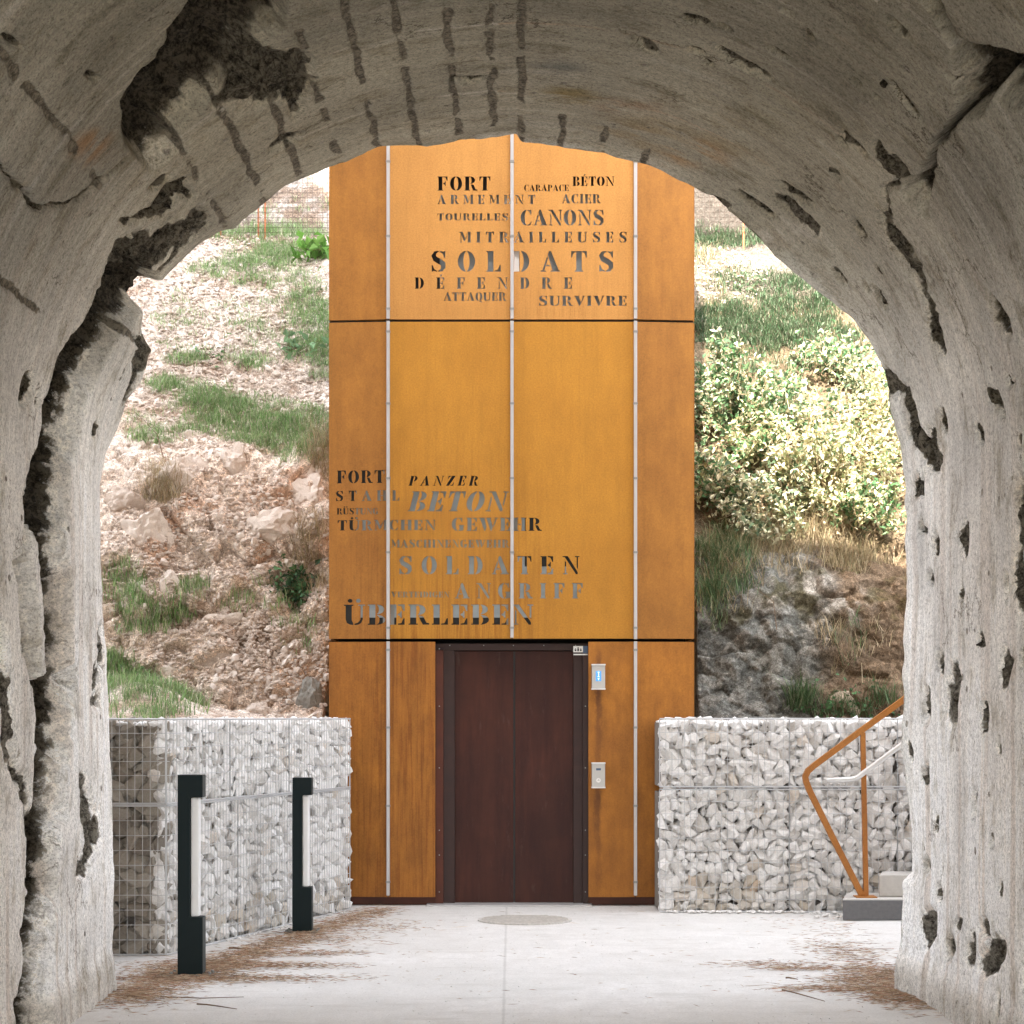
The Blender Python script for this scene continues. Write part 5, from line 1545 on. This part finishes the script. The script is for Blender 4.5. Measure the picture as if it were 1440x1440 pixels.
# ------------------------------------------------------------------ vegetation
def blades(name, specs, mat, seed, label, cat):
    """specs: arrays of base, normal/up dir, length, width, colour, lean"""
    rs = np.random.RandomState(seed)
    base, L_, W_, C_, lean, droop = specs
    n = len(base)
    az = rs.uniform(0, 2 * math.pi, n)
    dx, dy = np.cos(az), np.sin(az)
    up = np.array([0, 0, 1.0])
    side = np.stack([-dy, dx, np.zeros(n)], -1) * (W_ / 2)[:, None]
    fwd = np.stack([dx, dy, np.zeros(n)], -1)
    ln = lean[:, None]
    p0 = base
    p1 = base + up * (L_ * .55)[:, None] + fwd * (L_ * .25)[:, None] * ln
    p2 = base + up * (L_ * (1 - droop))[:, None] + fwd * (L_ * .8)[:, None] * ln
    V = np.stack([p0 - side, p0 + side, p1 + side * .75, p1 - side * .75, p2], 1).reshape(-1, 3)
    i = np.arange(n)[:, None] * 5
    Fq = np.concatenate([i + np.array([[0, 1, 2]]), i + np.array([[0, 2, 3]]), i + np.array([[3, 2, 4]])], 0)
    me = np_mesh(name, V, Fq, False)
    vcol(me, 'Col', np.repeat(C_, 5, 0))
    o = link(name, me, M[mat])
    return tag(o, label, cat, kind='stuff')

def grass_patch(name, ells, lab, cols, Lr, seed, dens=1.0, lean=(.3, 1.2), w=(.004, .009)):
    rs = np.random.RandomState(seed)
    ids = []
    for (cx, cy, rx, ry, n) in ells:
        # clumped: pick tuft centres, then blades around them
        cen = pick(cx, cy, rx, ry, max(3, int(n / 22)), rs, True)
        if len(cen) == 0: continue
        ids.append(np.repeat(cen, 22))
    ids = np.concatenate(ids)
    base = BV[ids] + rs.normal(0, .05, (len(ids), 3)) * np.array([1, 1, .3]) - np.array([0, 0, .02])
    n = len(ids)
    cols = np.array(cols); c = cols[rs.randint(len(cols), size=n)] * rs.uniform(.65, 1.35, (n, 1))
    return blades(name, (base, rs.uniform(Lr[0], Lr[1], n), rs.uniform(w[0], w[1], n), c.clip(0, .8), rs.uniform(lean[0], lean[1], n), rs.uniform(.05, .5, n)), 'grass', seed, lab, 'grass')

G1 = [(.20, .34, .12), (.26, .39, .16), (.16, .28, .10), (.30, .38, .19), (.42, .42, .30)]
G2 = [(.065, .125, .055), (.09, .15, .075), (.05, .10, .042), (.14, .17, .10), (.20, .18, .13)]  # sun-reached grass, shade put in by darkening its greens
G3 = [(.10, .18, .08), (.14, .22, .10), (.08, .14, .06), (.24, .25, .15)]  # lighter copy of the same greens for tufts out of the sun
DRY = [(.42, .34, .22), (.50, .42, .28), (.32, .24, .14), (.26, .24, .13)]
grass_patch('grass', [(350, 590, 105, 32, 8000), (420, 610, 65, 40, 6000), (300, 570, 60, 26, 3000), (400, 330, 90, 60, 4500), (285, 555, 25, 20, 900), (235, 540, 24, 14, 1600), (265, 505, 22, 9, 900), (350, 508, 40, 12, 900),
                      (360, 368, 55, 14, 2600), (410, 352, 50, 12, 1600), (300, 380, 40, 10, 1000), (430, 430, 30, 50, 2600), (455, 480, 22, 60, 3000), (380, 395, 60, 10, 700), (250, 440, 40, 30, 400), (380, 450, 60, 40, 900), (220, 610, 40, 16, 900),
                      (400, 325, 80, 9, 3000), (330, 330, 60, 8, 2000), (430, 490, 30, 20, 900), (330, 430, 100, 60, 700), (300, 480, 100, 40, 500), (200, 600, 30, 30, 400)], 'bright green grass growing in patches on the upper left bank', G1, (.04, .12), 901, lean=(.5, 1.6), w=(.003, .007))
grass_patch('grass', [(190, 985, 60, 40, 6500), (230, 995, 50, 25, 3500), (165, 960, 30, 40, 2500), (205, 870, 40, 26, 900), (180, 820, 30, 40, 700), (240, 860, 30, 20, 500), (270, 830, 20, 12, 350), (360, 840, 60, 20, 300), (420, 900, 40, 30, 250)], 'tall green grass above the left gabion beside the tunnel edge', G1, (.07, .20), 902)
grass_patch('grass', [(1060, 470, 100, 26, 9000), (1120, 425, 90, 24, 5500), (1020, 450, 50, 30, 4500), (1030, 335, 60, 12, 4200), (1000, 335, 30, 14, 1500), (1150, 470, 60, 30, 3500), (1040, 395, 50, 20, 1300), (1120, 395, 40, 14, 1300), (990, 350, 12, 40, 500), (1190, 500, 40, 30, 1500), (1080, 520, 110, 40, 2500)],
            'deep green grass on the upper right bank beside the tower', G2, (.04, .13), 903, lean=(.6, 1.8))
grass_patch('grass', [(1020, 800, 40, 60, 1100), (1000, 850, 26, 40, 500), (1010, 770, 50, 30, 500), (1130, 988, 22, 14, 500), (1240, 985, 20, 9, 150), (1190, 1002, 60, 6, 250), (1160, 905, 80, 40, 100)],
            'hanging green tufts low on the right bank', G3, (.10, .32), 904, lean=(.6, 1.6))
grass_patch('dry_grass', [(1110, 760, 90, 18, 1500), (1020, 800, 50, 80, 700), (1210, 785, 50, 26, 800), (1090, 790, 90, 30, 500), (1200, 920, 70, 60, 260), (1150, 700, 120, 60, 1200), (450, 640, 18, 50, 700), (440, 780, 25, 60, 600), (230, 690, 30, 25, 700), (1000, 400, 30, 50, 400)],
            'dry straw-coloured grass hanging on the banks', DRY, (.10, .36), 905, lean=(.5, 1.8), w=(.003, .006))

def leaf_arrays(pts, dirs, size, cols, rs):
    n = len(pts)
    up = np.array([0, 0, 1.0])
    d = dirs / (np.linalg.norm(dirs, axis=1)[:, None] + 1e-9)
    s = np.cross(d, up) ; s /= (np.linalg.norm(s, axis=1)[:, None] + 1e-9)
    tw = rs.uniform(-1.2, 1.2, n)[:, None]
    nn = np.cross(s, d); s2 = s * np.cos(tw) + nn * np.sin(tw); n2 = np.cross(s2, d)
    L_ = size[:, None]
    a = pts; b = pts + d * L_ * .45 + s2 * L_ * .30 + n2 * L_ * .10; c = pts + d * L_ - n2 * L_ * .12; e = pts + d * L_ * .45 - s2 * L_ * .30 + n2 * L_ * .10
    V = np.stack([a, b, c, e], 1).reshape(-1, 3)
    i = np.arange(n)[:, None] * 4
    Fq = np.concatenate([i + np.array([[0, 1, 2]]), i + np.array([[0, 2, 3]])], 0)
    return V, Fq, np.repeat(cols, 4, 0)

def shrub(px, py, rw, rh, nleaf, label, cols, seed, lsize=(.038, .078), depth=.45, nb=26, twig='drytwig'):
    """branching stems that fan out from one root and carry the leaves; rw, rh: half extents in metres"""
    rs = np.random.RandomState(seed)
    k = at_pixel(px, py + rh * 100); root = BV[k] + np.array([0, .1, -.05])
    p = P(px, py, root[1] - depth * .35)
    T = empty('shrub', tuple(root), label, 'shrub')
    inv = Matrix.Translation(T.location).inverted()
    mb = MB(); tips = []
    cen = np.array([p.x, root[1] - depth * .45, p.z])
    for i in range(nb):
        a = rs.uniform(0, 2 * math.pi); r = math.sqrt(rs.uniform(.05, 1))
        tip = cen + np.array([math.cos(a) * r * rw, rs.uniform(-1, 1) * depth, math.sin(a) * r * rh])
        mid = root * .5 + tip * .5 + rs.normal(0, .06, 3)
        pts = [root, root * .75 + mid * .25 + rs.normal(0, .02, 3), mid, mid * .4 + tip * .6 + rs.normal(0, .03, 3), tip]
        mb.tube(pts, [.010, .008, .006, .0045, .002], 4, False)
        for j in range(4):
            t0 = np.array(pts[2]) * (1 - j / 4) + np.array(pts[4]) * (j / 4)
            t1 = t0 + rs.normal(0, .13, 3)
            mb.tube([t0, (t0 + t1) / 2 + rs.normal(0, .02, 3), t1], [.004, .003, .0015], 3, False)
            tips.append((t0, t1))
        tips.append((np.array(pts[2]), tip))
    st = mb.build('stems', M[twig], None); st.parent = T; st.matrix_parent_inverse = inv
    tips = np.array(tips)
    sel = rs.randint(0, len(tips), nleaf); t = rs.uniform(.1, 1.1, (nleaf, 1))
    pos = tips[sel, 0] * (1 - t) + tips[sel, 1] * t + rs.normal(0, .03, (nleaf, 3))
    dr = rs.normal(0, 1, (nleaf, 3)) + np.array([0, -.3, .3])
    cols = np.array(cols); c = cols[rs.randint(len(cols), size=nleaf)] * rs.uniform(.7, 1.3, (nleaf, 1))
    V, Fq, C = leaf_arrays(pos, dr, rs.uniform(lsize[0], lsize[1], nleaf), c, rs)
    me = np_mesh('leaves', V, Fq, False); vcol(me, 'Col', C.clip(0, .8))
    o = link('leaves', me, M['leaf']); o.parent = T; o.matrix_parent_inverse = inv
    return T
LY = [(.46, .45, .25), (.60, .57, .38), (.62, .54, .36), (.30, .34, .17), (.12, .18, .09), (.68, .62, .46)]
LG = [(.08, .17, .07), (.10, .22, .09), (.16, .26, .12), (.06, .12, .05)]
LW = [(.62, .60, .42), (.70, .66, .50), (.42, .43, .26), (.14, .20, .11), (.08, .13, .07)]
shrub(1165, 640, .66, .66, 4600, 'big bleached yellow-green shrub in sunlight at the right tunnel edge', LY, 31, depth=.5, nb=44)
shrub(1080, 690, .62, .46, 3000, 'sunlit yellowish shrub hanging over the grey rock of the right bank', LW, 32, nb=32)
shrub(1010, 540, .34, .50, 2300, 'pale leafy shrub against the right edge of the tower', LW + LG, 33, nb=30)
shrub(1100, 570, .55, .44, 2400, 'loose pale bush in the middle of the right bank below the grass', LW + LG, 34, nb=32)
shrub(1215, 540, .30, .34, 1500, 'small sunlit bush tucked under the tunnel arch on the right', LW, 35, nb=20)
shrub(1000, 660, .24, .40, 1400, 'green bramble beside the right tower edge', LG + LY, 36, nb=18, twig='twig')
shrub(1215, 710, .32, .26, 1500, 'green leafed bramble trailing at the right tunnel edge', LG + LY, 37, nb=20)
shrub(1235, 600, .22, .5, 1500, 'narrow yellow-leafed bush hugging the right tunnel edge', LY, 46, nb=20)
shrub(1330, 620, .55, .6, 1800, 'pale sunlit bush farther right on the bank, behind the tunnel wall', LY, 49, nb=22)
shrub(1045, 600, .36, .34, 1500, 'pale green bush filling the gap between tower and the big sunlit shrub', LY + LG, 47, nb=22)
shrub(1160, 500, .40, .22, 1100, 'loose weedy bush at the lower edge of the upper right grass', LG + LW, 48, nb=20)
shrub(425, 830, .27, .20, 620, 'dark green bush with pointed leaves on the left bank beside the tower', [(.06, .13, .06), (.09, .19, .08), (.04, .09, .045)], 38, (.05, .09), .2, 18, 'twig')
shrub(447, 352, .16, .10, 130, 'bright green broad-leaved plant high on the left bank by the tower', [(.12, .26, .05), (.16, .30, .07)], 39, (.10, .16), .15, 9, 'twig')
shrub(410, 490, .14, .07, 90, 'grey-green rosette plant on the left bank beside the tower', [(.18, .30, .16)], 40, (.08, .13), .1, 7, 'twig')
shrub(315, 507, .08, .05, 60, 'small dark leafed weed in the stones of the left bank', [(.10, .22, .08)], 41, (.04, .07), .06, 6, 'twig')
shrub(170, 955, .22, .10, 160, 'broad-leaved weed in the grass above the left gabion', [(.10, .20, .10), (.14, .26, .12)], 42, (.05, .09), .1, 8, 'twig')
shrub(1150, 1000, .22, .06, 320, 'low green weeds just above the top of the right gabion', [(.06, .15, .06), (.10, .22, .09)], 43, (.03, .06), .08, 10, 'twig')
shrub(1235, 995, .16, .10, 240, 'small green weeds on the bank above the handrail', [(.08, .17, .08)], 44, (.03, .05), .08, 8, 'twig')
shrub(1040, 400, .25, .12, 380, 'grey-green weeds on the pale soil of the upper right bank', [(.14, .22, .12), (.2, .26, .15)], 45, (.03, .06), .12, 10, 'twig')

# bare twigs on the left bank
def bare_twig(pts, label, r=.006):
    m = MB(); q = []
    for px, py in pts:
        k = at_pixel(px, py); q.append(Vector(BV[k]) + Vector(BN[k]) * .06)
    m.tube(q, [r * (1 - .6 * i / (len(q) - 1)) for i in range(len(q))], 4)
    tag(m.build('bare_twig', M['twig'], None), label, 'twig')
bare_twig([(232, 650), (222, 620), (205, 600), (184, 582)], 'thin bare dark twig bending over the pale soil at the left tunnel edge')
bare_twig([(1092, 890), (1086, 850), (1060, 830), (1055, 790)], 'thin dry stalk hanging over the grey rock of the right bank', .004)

# ------------------------------------------------------------------ wire fences on the crest
def crest_fence(px0, px1, py_top, py_bot, posts, label):
    d = 22.75
    T = empty('wire_fence', (GX((px0 + px1) / 2, d), d, GZ(py_bot, d)), label, 'fence')
    m = MB()
    x0, x1, z0, z1 = GX(px0, d), GX(px1, d), GZ(py_bot, d), GZ(py_top, d)
    for x in np.arange(x0, x1, .055): m.tube([(x, d, z0), (x, d, z1)], .0026, 3, False)
    for z in np.arange(z0, z1, .055): m.tube([(x0, d + .003, z), (x1, d + .003, z)], .0026, 3, False)
    m.build('wire_mesh', M['fence_wire'], T)
    for p in posts:
        m = MB(); m.tube([(GX(p, d), d + .02, z0 - .3), (GX(p, d), d + .02, z1)], .011, 6); m.build('fence_post', M['fence_rust'], T)
M['fence_wire'] = simple('fence_wire', (.10, .07, .055), .6)
crest_fence(300, 470, 200, 327, (363, 372.5, 310), 'rusty wire mesh fence with thin posts on the crest left of the tower')
crest_fence(970, 1130, 200, 326, (1046, 1110), 'fine wire mesh fence on the crest right of the tower')

# ------------------------------------------------------------------ litter of needles and twigs on the paving
def litter():
    rs = np.random.RandomState(77)
    base = []
    def strew(cx, cy, sx_, sy_, n):
        p = np.stack([rs.normal(cx, sx_, n), rs.normal(cy, sy_, n), np.zeros(n)], -1); base.append(p)
    # left: band from the tunnel foot along the gabion wall
    for t in np.linspace(0, 1, 14):
        x = -2.15 + t * .95; y = 12.2 + t * 4.3
        strew(x + .12, y, .10, .18, int(480 * (1 - .55 * t)))
    strew(-1.98, 12.6, .2, .3, 2000); strew(-1.6, 12.85, .28, .09, 800); strew(-1.35, 13.5, .22, .10, 380); strew(-2.1, 11.6, .14, .3, 1600); strew(-1.7, 12.2, .35, .1, 900)
    strew(-1.35, 14.3, .2, .2, 380); strew(-1.0, 15.2, .2, .25, 260)
    # right
    strew(2.22, 12.4, .12, .30, 1100); strew(2.08, 12.1, .16, .12, 500); strew(1.85, 12.7, .16, .07, 260); strew(2.15, 11.5, .12, .3, 1500); strew(1.9, 11.75, .22, .08, 600); strew(1.6, 12.9, .2, .1, 200); strew(2.2, 13.6, .15, .4, 500)
    strew(0, 13.5, 1.6, 2.2, 130); strew(2.4, 15.2, .3, .5, 150)
    b = np.concatenate(base); n = len(b)
    b = b[(np.abs(b[:, 0]) < 2.6)]
    n = len(b)
    az = rs.normal(0, .7, n); L_ = rs.uniform(.02, .10, n) * np.where(rs.rand(n) < .05, 2.0, 1)
    d = np.stack([np.cos(az), np.sin(az), rs.normal(0, .05, n)], -1) * (L_ / 2)[:, None]
    s = np.stack([-np.sin(az), np.cos(az), np.zeros(n)], -1) * rs.uniform(.001, .0028, n)[:, None]
    h = np.array([0, 0, 1]) * rs.uniform(.003, .014, n)[:, None] 
    b = b + h
    lift = np.array([0, 0, .0025])
    V = np.stack([b - d, b - s, b + d, b + s, b + lift], 1).reshape(-1, 3)
    i = np.arange(n)[:, None] * 5
    Fq = np.concatenate([i + np.array([[0, 1, 4]]), i + np.array([[1, 2, 4]]), i + np.array([[2, 3, 4]]), i + np.array([[3, 0, 4]])], 0)
    V[:, 2] = np.maximum(V[:, 2], .003)
    me = np_mesh('needle_litter', V, Fq, False)
    cols = np.array([(.30, .19, .11), (.22, .14, .08), (.40, .28, .18), (.16, .10, .06), (.46, .36, .25), (.34, .17, .10)])
    vcol(me, 'Col', np.repeat(cols[rs.randint(6, size=n)] * rs.uniform(.8, 1.2, (n, 1)), 5, 0))
    tag(link('needle_litter', me, M['litter']), 'brown pine needles and twigs littering both edges of the path', 'litter', kind='stuff')
litter()

def stick(p, q, r, label, bend=.02):
    a, b = Vector(p), Vector(q); m = MB()
    mid = (a + b) / 2 + Vector((0, bend, 0))
    m.tube([a, a * .5 + mid * .5 + Vector((0, 0, .002)), mid, mid * .5 + b * .5, b], [r, r * .9, r * .8, r * .6, r * .4], 5)
    tag(m.build('stick', M['twig'], None), label, 'stick')
def g_at(px, py):
    d = H0 * F / (py - CY); return ((px - CX) * d / F, d, .008)
stick(g_at(277, 1414), g_at(333, 1421), .005, 'short brown stick lying on the path in front of the near bollard light')
stick(g_at(225, 1404), g_at(343, 1404), .004, 'long thin curved twig at the edge of the needles, lower left', -.05)
stick(g_at(322, 1335), g_at(346, 1336), .009, 'stubby brown stick beside the gabion wall between both bollard lights')
stick(g_at(1105, 1377), g_at(1122, 1379), .006, 'small brown twig on the paving near the right tunnel wall')
stick(g_at(1100, 1394), g_at(1160, 1410), .005, 'thin forked twig among the needles at the lower right')
